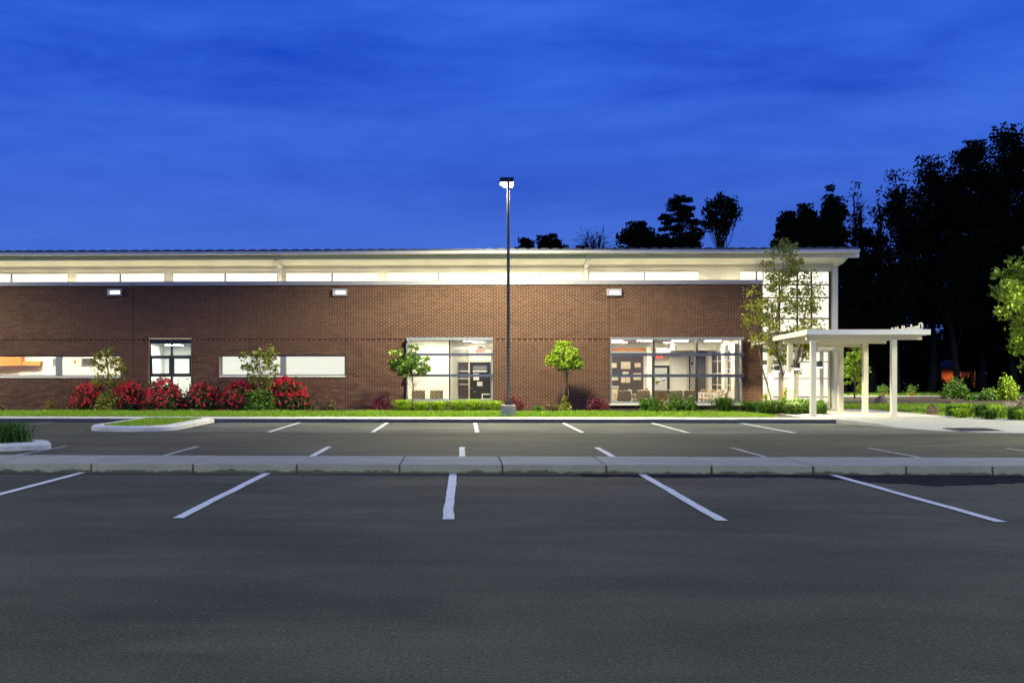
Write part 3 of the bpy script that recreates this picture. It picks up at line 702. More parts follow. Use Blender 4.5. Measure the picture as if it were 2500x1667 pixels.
for x, y, w, lab in ((-15, 17.0, .22, 'beyond the left end of the median walkway'), (17.5, 25.0, .28, 'beyond the right end of the median walkway'), (-11, -13, 2.2, 'behind the viewer on the left'), (11.5, -13, 2.2, 'behind the viewer on the right')):
    pole_light('dark pole light in the open car park ' + lab, x, y, 0, 8.6, LOT_W*w, lc=(.95,1.0,.60), size=172)

# ------------------------------------------------------------------ rooms behind the glass
def room(name, x0, x1, y0, y1, z0, z1, wallm=M_roomwall):
    b = MB()
    b.quad((x0,y0,z0),(x1,y0,z0),(x1,y1,z0),(x0,y1,z0),1); b.quad((x0,y0,z1),(x0,y1,z1),(x1,y1,z1),(x1,y0,z1),2)
    b.quad((x0,y1,z0),(x1,y1,z0),(x1,y1,z1),(x0,y1,z1)); b.quad((x0,y0,z0),(x0,y1,z0),(x0,y1,z1),(x0,y0,z1)); b.quad((x1,y1,z0),(x1,y0,z0),(x1,y0,z1),(x1,y1,z1))
    o = link(name, b.mesh(name), [wallm, M_roomfloor, M_ceil], bld); return o
def ceil_light(x, y, z, sx, sy, lab, m=None):
    t = thing('ceiling_light', lab, 'lamp', (x, y, z), 'ceiling lights inside the building')
    part('frame', MB().box(x-sx/2-.03,x+sx/2+.03,y-sy/2-.03,y+sy/2+.03,z-.02,z-.002), M_white, t)
    part('diffuser', MB().box(x-sx/2,x+sx/2,y-sy/2,y+sy/2,z-.03,z-.021), m or M_tube, t)
YB = WY+.302
room('left_room', XL+.5, OX(305), YB, 49.0, .05, 2.75); room('six_room', OX(345), OX(485), YB, 50.0, .05, 2.62)
for px0 in (-60, 80, 220): ceil_light(fx(px0, 47.6), 47.6, 2.748, .9, .3, {-60:'ceiling light in the left strip-window room, far end', 80:'ceiling light above the orange cabinet', 220:'ceiling light in the left strip-window room behind the small tree'}[px0])
ceil_light(fx(425, 48.2), 48.2, 2.618, .6, .5, 'square ceiling light seen through the six-light window', M_tube2)
# left room: wall cabinet and picture
def boxpx(b, p0, p1, q0, q1, y, d=.05): xm = fx((p0+p1)/2, y); return b.box(fx(p0,y), fx(p1,y), y, y+d, fz(q1,xm,y), fz(q0,xm,y))
t = thing('wall_cabinet', 'orange wooden wall cabinet behind the left strip window', 'cabinet', (fx(20,48.7), 48.7, 1.9))
part('carcass', boxpx(MB(), -60, 51, 855, 892.5, 48.62, .36), M_orange, t); part('shelf_panel', boxpx(MB(), 51.5, 98, 881.5, 892.5, 48.7, .28), M_wood, t)
t = thing('framed_picture', 'grey framed picture on the white wall behind the left strip window', 'picture', (fx(210,48.95), 48.95, 1.8))
part('frame', boxpx(MB(), 199, 232, 874, 893, 48.94, .05), M_greywall, t); part('print', boxpx(MB(), 202, 229, 877, 890, 48.93, .009), M_brownwall, t)
t = thing('wall_thermostat', 'small red device on the white wall behind the left strip window', 'thermostat', (fx(182,48.95), 48.95, 1.8)); part('case', boxpx(MB(), 180.5, 184.5, 879, 887, 48.95, .04), M_orange, t)
t = thing('wall_panel', 'grey box on the wall beside the strip window mullion', 'panel', (fx(132,48.9), 48.9, 1.8)); part('case', boxpx(MB(), 129, 138, 876, 893, 48.9, .08), M_greywall, t)

# chairs -----------------------------------------------------------
def fabric(name, c1, c2, sc):
    m = bpy.data.materials.new(name); m.use_nodes = True; t = m.node_tree; n = t.nodes; l = t.links.new; p = n['Principled BSDF']; p.inputs['Roughness'].default_value = .9
    co = n.new('ShaderNodeTexCoord'); v = n.new('ShaderNodeTexBrick'); v.inputs['Scale'].default_value = sc; v.inputs['Color1'].default_value = (*c1,1); v.inputs['Color2'].default_value = (*[q*.8 for q in c1],1); v.inputs['Mortar'].default_value = (*c2,1); v.inputs['Mortar Size'].default_value = .05
    mp_ = n.new('ShaderNodeMapping'); mp_.inputs['Rotation'].default_value = (R(90), 0, 0); l(co.outputs['Object'], mp_.inputs[0]); l(mp_.outputs[0], v.inputs['Vector']); l(v.outputs[0], p.inputs['Base Color']); return m
M_fab = fabric('patterned_fabric', (.60,.52,.42), (.16,.09,.06), 3.2); M_fab2 = fabric('brown_patterned_fabric', (.30,.18,.10), (.66,.56,.42), 3.2); M_fab3 = mat('tan_fabric', (.36,.26,.16), .9, .1, 6)
def chair(lab, x, y, rz, fab, group='waiting room chairs', z=.06):
    t = thing('waiting_chair', lab, 'chair', (x, y, z), group, rz)
    o = part('seat', MB().box(-.25,.25,-.22,.28,.36,.45), fab, t, True); bevel(o, .03, 2)
    o = part('backrest', MB().hexa([(-.26,-.24,.40),(.26,-.24,.40),(.26,-.17,.40),(-.26,-.17,.40),(-.25,-.33,.78),(.25,-.33,.78),(.25,-.27,.78),(-.25,-.27,.78)]), fab, t, True); bevel(o, .025, 2)
    for s in (-1, 1):
        part('arm', MB().box(s*.30-.025,s*.30+.025,-.22,.22,.60,.635), M_white, t, True)
        part('leg', MB().tube([(s*.30,.20,0),(s*.30,.20,.60)], .016, 6), M_white, t, True); part('leg', MB().tube([(s*.30,-.20,0),(s*.30,-.20,.60)], .016, 6), M_white, t, True)
# waiting room --------------------------------------------------------
wx0, wx1, wyb = OX(1478), 10.54, 52.7
room('waiting_room', wx0, wx1, YB, wyb, .05, 2.78)
for px0, y, lab in ((1500, 48.4, 'ceiling light at the top left of the large window'), (1576, 48.4, 'ceiling light beside the dark mullion of the large window'), (1660, 48.8, 'ceiling light above the tan chair'), (1740, 48.8, 'ceiling light above the row along the pilasters'), (1540, 46.95, 'ceiling light just inside the large window, left'), (1650, 46.95, 'ceiling light just inside the large window, middle'), (1755, 46.95, 'ceiling light just inside the large window, right'), (1512, 51.0, 'far ceiling light above the framed certificates'), (1640, 51.6, 'far ceiling light before the grey door')):
    ceil_light(fx(px0, y), y, 2.778, .60, .22, lab)
def zone(name, p0, p1, q0, q1, y, d, m, par=None): return part(name, boxpx(MB(), p0, p1, q0, q1, y, d), m, par or bld)
zone('brown_feature_wall', 1483, 1571, 866, 1001, 51.0, .06, M_brownwall); zone('white_column', 1579, 1590, 846, 1001, 50.0, .25, M_roomwall)
o = zone('orange_bulkhead', 1483, 1600, 850, 856.5, 50.2, .5, M_orange); zone('grey_feature_wall', 1698, 1723, 850, 1001, 52.6, .06, M_greywall)
zone('lobby_bulkhead', 1602, 1697, 849.5, 861, 52.2, .4, M_roomwall)
for x_, d in ((1480, 0),): pass
for k, (q0, q1) in enumerate(((869, 888.5), (891, 929), (931, 955))): zone('partition_panel', 1640, 1677, q0, q1, 52.55, .04, M_paperw)
zone('partition_post', 1636, 1639.5, 860, 1001, 52.45, .1, M_cream); zone('partition_post', 1677.5, 1681, 860, 1001, 52.45, .1, M_cream); zone('dark_post', 1682.8, 1685, 860, 1001, 52.4, .06, M_black)
d = zone('inner_door', 1596, 1636, 892, 1001, 52.56, .05, M_black); zone('door_leaf', 1598, 1628.5, 898, 1001, 52.52, .035, mat('pale_grey_door', (.55,.56,.57), .6), d)
part('knob', MB().tube([(fx(1632,52.5),52.47,fz(951,9,52.5)),(fx(1632,52.5),52.559,fz(951,9,52.5))], .035, 10), M_alu, d)
for p0, p1 in ((1779, 1790), (1742, 1766)):
    ya, yb_ = (47.35, 48.3) if p0 == 1779 else (49.0, 51.3)
    w = part('side_window', MB().box(wx1-.02, wx1-.004, ya, yb_, .80, 2.36), M_brownwall, bld)
    for z in (1.0, 1.45, 1.95): part('transom', MB().box(wx1-.05, wx1-.021, ya, yb_, z, z+.04), M_cream, w)
    part('mullion', MB().box(wx1-.048, wx1-.0215, (ya+yb_)/2-.03, (ya+yb_)/2+.03, .80, 2.36), M_cream, w)
for ya, yb_ in ((YB+.02, 47.2), (48.4, 48.9), (51.4, 51.9)): part('pilaster', MB().box(wx1-.14, wx1-.003, ya, yb_, .06, 2.6), M_roomwall, bld)
part('sloped_bulkhead', MB().box(wx1-1.6, wx1-.004, 50.5, wyb-.01, 2.42, 2.777), M_roomwall, bld)
fr = [(75,170,445,520,'cream certificate high on the brown wall nearest the frame edge'),(245,395,425,540,'largest cream certificate high on the brown wall'),(468,562,447,515,'small grey certificate high on the brown wall beside the column'),(270,365,585,640,'small certificate under the largest one'),(70,195,670,725,'wide certificate low on the brown wall nearest the frame edge'),(245,310,672,765,'narrow upright certificate, first of a pair'),(322,393,672,765,'narrow upright certificate, second of a pair'),(447,570,612,720,'wide certificate low beside the white column')]
for a, c, e, g, lab in fr:
    p0,p1,q0,q1 = 1480+a/6.72, 1480+c/6.72, 820+e/6.72, 820+g/6.72; xm = fx((p0+p1)/2, 50.95)
    t = thing('framed_certificate', lab, 'picture', (xm, 50.96, fz(q1,xm,50.95)), 'framed certificates on the brown wall')
    part('frame', boxpx(MB(), p0-.7, p1+.7, q0-.7, q1+.7, 50.965, .03), M_wood, t); part('sheet', boxpx(MB(), p0, p1, q0, q1, 50.957, .007), M_paper, t)
for a, c, e, g, lab, mm in ((805,895,675,795,'green and red poster on the grey inner door',(mat('poster_green',(.08,.25,.07),.7), mat('poster_red',(.45,.10,.05),.7))),(915,980,680,755,'blue and yellow poster on the grey inner door',(mat('poster_blue',(.06,.14,.45),.7), mat('poster_yellow',(.75,.45,.05),.7)))):
    p0,p1,q0,q1 = 1480+a/6.72, 1480+c/6.72, 820+e/6.72, 820+g/6.72
    t = thing('door_poster', lab, 'poster', (fx((p0+p1)/2,52.5), 52.5, fz(q1,8,52.5)))
    part('sheet', boxpx(MB(), p0, p1, q0, q1, 52.512, .005), M_paperw, t); qm = q0+(q1-q0)*.5
    part('picture', boxpx(MB(), p0+.5, p1-.5, qm, qm+(q1-q0)*.28, 52.507, .004), mm[0], t); part('band', boxpx(MB(), p0+.5, p0+(p1-p0)*.6, q1-(q1-q0)*.2, q1-.5, 52.507, .004), mm[1], t)
def exit_sign(lab, px0, py0, y, sz):
    x = fx(px0, y); z = fz(py0, x, y); t = thing('exit_sign', lab, 'sign', (x, y, z))
    part('case', MB().box(x-sz*1.35, x+sz*1.35, y+.01, y+.03, z-sz*.75, z+sz*.75), M_glass, t)
    part('hanger', MB().box(x-sz*.6, x+sz*.6, y, y+.04, z+sz*.76, z+sz*1.1), M_dark, t)
    cu = bpy.data.curves.new('letters', 'FONT'); cu.body = 'EXIT'; cu.size = sz*1.15; cu.align_x = 'CENTER'; cu.align_y = 'CENTER'; cu.extrude = .004; cu.offset = .010; tmp = bpy.data.objects.new('tmp', cu); COL.objects.link(tmp); bpy.context.view_layer.update()
    me = bpy.data.meshes.new_from_object(tmp); bpy.data.objects.remove(tmp); me.transform(Matrix.Translation((0, -.008, 0)) @ Matrix.Rotation(R(90), 4, 'X')); me.name = 'letters'
    link('letters', me, M_exit, t, local=True)
exit_sign('red lit exit sign hanging before the dark door', 1173, 856.5, 49.6, .15); exit_sign('red lit exit sign above the grey inner door', 1611, 870.5, 52.4, .12)
cy_ = 47.35
for px0, fab, lab in ((1524.6, M_fab, 'pale patterned chair seen from behind beside the counter'), (1571.8, M_fab2, 'brown patterned chair seen from behind left of the dark mullion'), (1614, M_fab3, 'plain tan chair seen from behind, the only one without pattern'), (1650.4, M_fab2, 'brown patterned chair seen from behind next to the tan chair'), (1686, M_fab2, 'brown patterned chair seen from behind at the right mullion')): chair(lab, fx(px0, cy_), cy_+.3, 0, fab)
for k, lab in enumerate(('first chair by the near pilaster in the row along the side windows', 'second chair from the near pilaster in the row along the side windows', 'middle chair in the row along the side windows', 'fourth chair from the near pilaster in the row along the side windows', 'last chair of the row along the side windows, by the grey wall')): chair('striped ' + lab, wx1-.55, 47.55+.72*k, R(90), M_fab if k % 2 else M_fab2)
chair('patterned chair turned towards the room corner', fx(1722, 51.4), 51.4, R(160), M_fab)
t = thing('reception_counter', 'beige reception counter below the framed certificates', 'counter', (fx(1497,49.5), 49.5, .06))
part('body', boxpx(MB(), 1483, 1510, 945, 1001, 49.4, .6), mat('beige_laminate', (.50,.40,.28), .6), t); part('worktop', boxpx(MB(), 1482, 1511, 942.5, 944.8, 49.35, .7), M_white, t)
t = thing('round_stool_back', 'round white chair back behind the patterned chairs', 'chair', (fx(1537,49), 49, .06)); part('backrest', MB().tube([(fx(1537,49),49.0,fz(956,7,49)),(fx(1537,49),49.05,fz(956,7,49))], .10, 14), M_white, t); part('post', MB().box(fx(1537,49)-.02, fx(1537,49)+.02, 49.051, 49.08, .06, fz(952,7,49)), M_alu, t); part('seat', MB().box(fx(1537,49)-.2, fx(1537,49)+.2, 49.1, 49.5, .42, .47), M_white, t)
vx, vy = fx(1576, 48.3), 48.3; t = thing('flower_vase', 'small pink flowers in a green pot on a white side table', 'flowers', (vx, vy, .68)); part('pot', cyl((vx,vy), .05, .68, .76, 10), mat('green_pot', (.12,.4,.05), .5), t)
fl = MB()
for k in range(9): a = k*2.4; p = (vx+.06*math.cos(a)+.03, vy+.05*math.sin(a), .83+.03*(k%3)); fl.tube([(p[0],p[1],p[2]-.02),(p[0],p[1],p[2]+.02)], [.02,.03], 6)
part('flowers', fl, M_pink, t); tb = thing('side_table', 'white side table between the patterned chairs', 'table', (vx, vy, .06)); part('top', MB().box(vx-.3,vx+.25,vy-.25,vy+.25,.64,.679), M_white, tb)
for sx_ in (-.25,.2):
    for sy_ in (-.2,.2): part('leg', MB().box(vx+sx_-.02,vx+sx_+.02,vy+sy_-.02,vy+sy_+.02,.06,.639), M_white, tb)
t = thing('wall_phone', 'small black phone on the white wall beside the dark post', 'phone', (fx(1690,52.6), 52.6, 1.6)); part('body', boxpx(MB(), 1688, 1692, 884, 890, 52.6, .06), M_black, t)
t = thing('framed_mirror', 'tall narrow framed notice beside the grey wall', 'picture', (fx(1727,52.55), 52.5, 1.0)); part('frame', boxpx(MB(), 1724.8, 1731, 900, 943, 52.5, .04), M_dark, t); part('sheet', boxpx(MB(), 1726, 1729.8, 902, 941, 52.49, .009), M_paperw, t)
# lobby behind the small storefront
sx0, sx1, syb = OX(984), OX(1212), 52.0
room('lobby', sx0, sx1, YB, syb, .05, 2.80)
part('partition', MB().box(sx0+.003, fx(1101, 48.6), 48.6, 48.75, .052, 2.797), M_roomwall, bld); zone('white_column', 1101.5, 1114, 862, 1001, 49.3, .3, M_roomwall)
ceil_light(fx(1052, 47.5), 47.5, 2.798, .6, .5, 'round-edged ceiling light washing the white lobby wall', M_tube3); ceil_light(fx(1150, 47.6), 47.6, 2.798, .5, .5, 'ceiling light just inside the small storefront', M_tube3); ceil_light(fx(1147, 49.8), 49.8, 2.798, .5, .4, 'ceiling light before the exit sign', M_tube3); ceil_light(fx(1040, 46.95), 46.95, 2.798, .9, .25, 'ceiling light over the lobby chairs', M_tube3); ceil_light(fx(1168, 51.2), 51.2, 2.798, .5, .3, 'ceiling light nearest the dark door', M_tube3)
zone('lobby_beam', 1104, 1200, 846, 852, 50.6, .4, M_ceil)
dd = zone('dark_door', 1147, 1197, 884, 1002, 51.9, .06, M_black); zone('door_glass', 1155, 1189, 893, 902, 51.88, .015, M_greywall, dd); zone('push_bar', 1154.5, 1189.5, 904, 908, 51.84, .05, M_white, dd)
for px0, py0 in ((1151, 948), (1158, 956)): part('handle', MB().box(fx(px0,51.8)-.03, fx(px0+4,51.8), 51.83, 51.895, fz(py0+1,2,51.8), fz(py0-1,2,51.8)), M_alu, dd)
sg = zone('sidelight', 1119.5, 1143.6, 884, 1002, 51.9, .05, M_brownwall)
for q in (906, 924, 938): zone('rail', 1119.5, 1143.6, q-1.2, q+1.2, 51.87, .028, M_cream, sg)
zone('door_frame', 1143.7, 1146.8, 850, 1002, 51.85, .1, M_cream); zone('door_frame', 1113, 1198, 880.5, 883.6, 51.84, .1, M_cream)
for a, c, e, g, lab in ((1155.6,1169.5,911,928,'white paper notice on the dark door, the higher one'),(1165,1178,931.5,942,'white paper notice on the dark door, the lower one')):
    t = thing('door_notice', lab, 'notice', (fx(a,51.88), 51.88, fz(g,2,51.88)), 'paper notices on the dark door'); part('sheet', boxpx(MB(), a, c, e, g, 51.885, .006), M_paperw, t)
chair('pale patterned lobby chair behind the small tree', fx(1022, 47.4), 47.55, 0, M_fab, 'lobby chairs'); chair('pale patterned lobby chair left of the storefront mullion', fx(1066, 47.4), 47.55, 0, M_fab, 'lobby chairs'); chair('tan lobby chair seen from the side at the right jamb', fx(1190, 47.6), 47.6, R(90), M_fab3, 'lobby chairs')

# ------------------------------------------------------------------ vegetation
def np_mesh(name, V, Q, mats):
    me = bpy.data.meshes.new(name); nv, nq = len(V), len(Q); k = Q.shape[1]
    me.vertices.add(nv); me.vertices.foreach_set('co', V.astype(np.float32).ravel())
    me.loops.add(nq*k); me.loops.foreach_set('vertex_index', Q.astype(np.int32).ravel())
    me.polygons.add(nq); me.polygons.foreach_set('loop_start', np.arange(0, nq*k, k, dtype=np.int32))
    me.update(calc_edges=True)
    for m in mats if isinstance(mats, (list, tuple)) else [mats]: me.materials.append(m)
    return me
def leaf_cards(C, size, rng, elong=1.0, up=0.0):
    n = len(C); d = rng.normal(size=(n,3)); d[:,2] += up; d /= np.linalg.norm(d, axis=1)[:,None]
    e = rng.normal(size=(n,3)); e -= (e*d).sum(1)[:,None]*d; e /= np.linalg.norm(e, axis=1)[:,None]
    s = (size*rng.uniform(.6, 1.3, n))[:,None]
    V = np.stack([C-d*s*.6*elong, C+e*s*.38-d*s*.05, C+d*s*.6*elong, C-e*s*.38+d*s*.05], 1).reshape(-1,3)
    return V, np.arange(n*4).reshape(-1,4)
M_bark = mat('bark', (.10,.075,.055), .9, .3, 6, .6, 20); M_bark_d = mat('dark_bark', (.012,.010,.008), .95, .3, 4); M_birch = mat('pale_bark', (.13,.11,.09), .85, .5, 9, .4, 30, stretch=(1,1,.3))
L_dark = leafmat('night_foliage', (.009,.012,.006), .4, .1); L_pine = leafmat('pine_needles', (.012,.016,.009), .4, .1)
L_bright = leafmat('lit_foliage', (.25,.37,.022), .45, .4); L_olive = leafmat('olive_foliage', (.31,.36,.04), .5, .4, (.48,.48,.06)); L_green = leafmat('green_foliage', (.095,.20,.02), .5, .35)
L_crape = leafmat('crape_foliage', (.20,.28,.03), .55, .4, (.36,.36,.05)); L_burg = leafmat('burgundy_foliage', (.14,.022,.04), .6, .2); L_gold = leafmat('gold_foliage', (.24,.16,.03), .5, .3)
L_rose = leafmat('rose_foliage', (.040,.060,.015), .5, .25); L_red = leafmat('red_blossom', (.80,.012,.03), .4, .3, (.85,.035,.10)); L_dry = leafmat('dry_foliage', (.14,.10,.04), .5, .2)
L_lily = leafmat('daylily_blades', (.24,.37,.025), .5, .4); L_lily_d = leafmat('dark_grass_blades', (.055,.125,.014), .5, .3); L_turf = leafmat('grass_blades', (.17,.43,.010), .45, .4, (.34,.52,.02)); L_yel = leafmat('yellow_green_foliage', (.26,.30,.02), .4, .4)

def tree(name, lab, base, H, prof, seed, nc, nl, leaf, ml, mb, tr, group=None, cr=.13, low=.25, tips=0, flat=.7, lean=(0,0), elong=1.0, twig=.35, cat='tree', bare=False, stems=None):
    rng = np.random.default_rng(seed); t = thing(name, lab, cat, base, group); b = MB()
    wob = rng.normal(0, .02*H, (6,2)); wob[0] = 0
    def trunk(s):
        k = s*5; i = min(int(k), 4); f = k-i; w = wob[i]*(1-f)+wob[i+1]*f
        return np.array([w[0]+lean[0]*s, w[1]+lean[1]*s, s*H*.94])
    S = np.linspace(0, 1, 9); b.tube([trunk(s) for s in S], [tr*(1.25 if s == 0 else 1)*(1-.9*s) + .004 for s in S], 7)
    ts = np.array([p[0] for p in prof]); rs = np.array([p[1] for p in prof])
    grid = np.linspace(ts[0], ts[-1], 60); wts = np.interp(grid, ts, rs)**1.6 + 1e-6; wts /= wts.sum()
    P = []
    for i in range(nc):
        s = rng.choice(grid, p=wts); r = np.interp(s, ts, rs); a = rng.uniform(0, 2*np.pi); rad = r*np.sqrt(rng.uniform(.08, 1))*.92
        c = np.array([rad*np.cos(a), rad*np.sin(a), s*H]); tk = trunk(s)[:2]; c[:2] += tk
        s0 = max(low*.8, s - .10 - .45*rad/H*(.6+.8*rng.random())); p0 = trunk(min(s0,.97)); mid = (p0+c)/2 + rng.normal(0, .05*rad+.02, 3) + np.array([0,0,-.10*rad if not bare else .1*rad])
        lr = tr*(.75 if bare else .30)*(1-.6*s)*(.5+.7*rad/(rs.max()+.01))
        b.tube([p0, mid, c], [lr, lr*.6, lr*.22], 5, cap=False)
        for _ in range(tips):
            q = c + rng.normal(0, 1, 3)*np.array([1,1,.8])*cr*H*1.1; b.tube([mid*.35+c*.65, (c+q)/2+rng.normal(0,.03*H*cr,3), q], [lr*.3, lr*.2, lr*(.16 if bare else .08)], 4, cap=False)
        if nl and not bare:
            sc = cr*H*rng.uniform(.55, 1.15); n = max(4, int(nl*rng.uniform(.6,1.4)))
            P.append(c + np.clip(rng.normal(0, 1, (n,3)), -1.45, 1.45)*np.array([sc, sc, sc*flat])*.66)
    part('trunk', b, mb, t, True, smooth=True)
    if P:
        C = np.concatenate(P); C = C[C[:,2] > .04*H]
        V, Q = leaf_cards(C, leaf, rng, elong); link('crown', np_mesh('crown', V, Q, ml), [], t, local=True)
    return t

def bush(name, lab, px0, wpx, top, Y, ml, seed, n, leaf, cat='shrub', group=None, blossoms=None, depth=None, base_z=ZW, stem=M_bark, elong=1.1, nclump=26, sq=.9, nb=0):
    rng = np.random.default_rng(seed); x = fx(px0, Y); w = wpx/F*Y/2; h = fz(top, x, Y) - base_z; d = (depth or w*1.7)/2
    t = thing(name, lab, cat, (x, Y, base_z), group); b = MB()
    def shell(k, r0, r1):
        u = rng.normal(size=(k,3)); u[:,2] = np.abs(u[:,2])*1.0; u /= np.linalg.norm(u, axis=1)[:,None]; u *= (rng.uniform(r0, r1, k)**.6)[:,None]
        return u*np.array([w, d, h])
    cc = shell(nclump, .55, .95); cc[:,2] = np.maximum(cc[:,2], .12*h)
    for c in cc[:14]: b.tube([(rng.normal(0,.04), rng.normal(0,.04), -.04), c*.55+rng.normal(0,.02,3), c], [.012, .009, .004], 4, cap=False)
    part('stems', b, stem, t, True)
    m = n//nclump; C = np.concatenate([c + rng.normal(0, 1, (m,3))*np.array([w, d, h*.75])*.17 for c in cc] + [shell(n//3, .1, .8)])
    C = C[(C[:,2] > .01) ]; V, Q = leaf_cards(C, leaf, rng, elong, .25); link('foliage', np_mesh('foliage', V, Q, ml), [], t, local=True)
    if blossoms:
        k = nb or 90; u = shell(k, .93, 1.08); keep = (u[:,2] > h*.22) | (rng.random(k) < .3); u = u[keep]; u += rng.normal(0,.02,u.shape)
        C = np.concatenate([c + rng.normal(0, .03, (10,3)) for c in u]); V, Q = leaf_cards(C, .066, rng, .8); link('blossoms', np_mesh('blossoms', V, Q, blossoms), [], t, local=True)
    return t
def blade_mesh(C, H_, S_, rng, wid):
    n = len(C); a = rng.uniform(0, 2*np.pi, n); h = H_*rng.uniform(.35, 1.08, n); s = S_*rng.uniform(.2, 1.3, n)
    dx, dy = np.cos(a), np.sin(a); px_, py_ = -dy*wid/2, dx*wid/2; z0 = C[:,2]
    def row(f, hh, wf): return (np.stack([C[:,0]+dx*s*f-px_*wf, C[:,1]+dy*s*f-py_*wf, z0+h*hh],1), np.stack([C[:,0]+dx*s*f+px_*wf, C[:,1]+dy*s*f+py_*wf, z0+h*hh],1))
    rows = [row(0,0,1), row(.22,.62,1.1), row(.62,.95,.9), row(1.05,.80,.25)]
    V = np.stack([q for r_ in rows for q in r_], 1).reshape(-1,3); base = np.arange(n)[:,None]*8
    Q = np.concatenate([base+np.array([[0,1,3,2]]), base+np.array([[2,3,5,4]]), base+np.array([[4,5,7,6]])]); return V, Q
def clump(name, lab, px0, wpx, top, Y, ml, seed, n=150, cat='plant', group=None, base_z=ZW, wid=.018):
    rng = np.random.default_rng(seed); x = fx(px0, Y); w = wpx/F*Y/2; h = fz(top, x, Y)-base_z; C = np.zeros((n,3)); C[:,:2] = rng.normal(0, w*.20, (n,2))
    V, Q = blade_mesh(C, h, w*.85, rng, wid); o = link(name, np_mesh(name, V, Q, ml), []); o.location = (x, Y, base_z); return tag(o, lab, cat, group)

# grass: nobody could count it
def turf(name, pts, seed, h, spread, ml=L_turf, wid=.012):
    rng = np.random.default_rng(seed); n = len(pts); a = rng.uniform(0, 2*np.pi, n); hh = h*rng.uniform(.5,1.25,n); dx, dy = np.cos(a)*wid, np.sin(a)*wid; lx_, ly_ = rng.normal(0,spread,n), rng.normal(0,spread,n)
    V = np.stack([pts-np.stack([dx,dy,0*dx],1), pts+np.stack([dx,dy,0*dx],1), pts+np.stack([lx_,ly_,hh],1)],1).reshape(-1,3)
    o = link(name, np_mesh(name, V, np.arange(n*3).reshape(-1,3), ml), []); o['kind'] = 'stuff'; return o
rng = np.random.default_rng(4)
n = 90000; X = rng.uniform(-24, 10.0, n); Y = KERB1+.03 + rng.uniform(0,1,n)**1.35*5.9; Y = np.where(Y > 43.9+.35*np.sin(X*1.7)+.2*np.sin(X*5.1), KERB1+.03+rng.uniform(0,1,n)*2.5, Y)
turf('grass', np.stack([X,Y,np.full(n,ZW-.012)],1), 1, .085, .03)['label'] = 'bright green lawn strip along the kerb in front of the brick wall'
ii = np.array(in1); n = 9000; X = rng.uniform(ii[:,0].min(), ii[:,0].max(), n); Y = rng.uniform(31.0, KERB0, n)
nose = 31.0+1.145; xr = (ii[:,0].max()-ii[:,0].min())/2; ok = (Y > nose) | (((X+8.475)/xr)**2 + ((Y-nose)/(1.145-.32))**2 < .97); X, Y = X[ok], Y[ok]
turf('grass', np.stack([X,Y,np.full(len(X),.108)],1), 2, .07, .03)['label'] = 'green grass on the finger island'
n = 90000; X = rng.uniform(15, 48, n); Y = 35.5 + rng.uniform(0,1,n)**1.2*20; yf = np.interp(X, [15.6,16.6,18.2,20.2,26,60],[39.2,38.2,37,36,35.2,34.5]); ok = (Y > yf+.03) & ((X > 15.65) | (Y > 47.3)); X, Y = X[ok], Y[ok]
turf('grass', np.stack([X,Y,np.full(len(X),.10)],1), 3, .10, .04)['label'] = 'dim green lawn beside the entrance canopy'
n = 24000; X = rng.uniform(12, 60, n); Y = rng.uniform(75.1, 83, n)
turf('grass', np.stack([X,Y,np.full(n,.115)],1), 5, .14, .05, wid=.03)['label'] = 'thin green verge beyond the far path'

# red rose bushes
for k, (p, w, t_, sd_) in enumerate(((222,106,936,11),(316,92,934,12),(398,100,928,13),(497,106,938,14),(589,104,933,15),(698,124,924,16))):
    lab = ('red flowering bush at the far left of the row below the small olive tree','red flowering bush second in the row, left of the six-light window','red flowering bush in front of the six-light window','red flowering bush between the six-light window and the wide strip window','red flowering bush left of the green tree under the wide strip window','largest and roundest red flowering bush, right end of the row')[k]
    bush('rose_bush', lab, p, w, t_, 44.7 + .25*(k % 2), L_rose, sd_, 2600, .075, 'flowering bush', 'red flowering bushes along the wall', L_red, depth=1.5, nclump=34, nb=260 if k < 5 else 330)
bush('green_shrub', 'yellow green leafy shrub growing among the red bushes below the olive tree', 263, 60, 955, 44.2, L_crape, 31, 900, .08); bush('green_shrub', 'green leafy shrub at the foot of the tree under the strip window', 637, 66, 950, 44.2, L_green, 32, 1100, .08)
bush('gold_shrub', 'small golden shrub at the far left of the wall foot', 122, 50, 974, 44.6, L_gold, 33, 500, .055, nclump=16); bush('dry_shrub', 'dry brown-green shrub right of the red bushes', 803, 46, 974, 44.7, L_dry, 34, 500, .05, nclump=16); bush('gold_shrub', 'tiny dark shrub at the left picture edge', 10, 24, 988, 44.6, L_dry, 35, 250, .05, nclump=10)
for k, (p, w, t_, lab) in enumerate(((933,58,966,'burgundy shrub left of the small storefront window'),(1253,58,961,'burgundy shrub behind the concrete pedestal of the pole light'),(1458,54,964,'dark burgundy shrub left of the large waiting room window'))): bush('burgundy_shrub', lab, p, w, t_, 44.8, L_burg, 40+k, 1300, .045, group='burgundy shrubs', nclump=24)
lilies = [(985,56,974,'first at the left end, behind the thin tree'),(1030,50,978,'second, right of the thin tree'),(1072,50,977,'third, in front of the mullion'),(1118,54,974,'fourth, below the sidelight'),(1158,52,973,'fifth, below the dark door'),(1202,54,976,'last at the right end beside the jamb')]
for k, (p, w, t_, lab) in enumerate(lilies): clump('daylily', 'bright daylily clump below the small storefront, ' + lab, p, w*1.2, t_+1, 44.0+.15*(k%2), L_lily, 50+k, 440, group='daylilies below the small storefront')
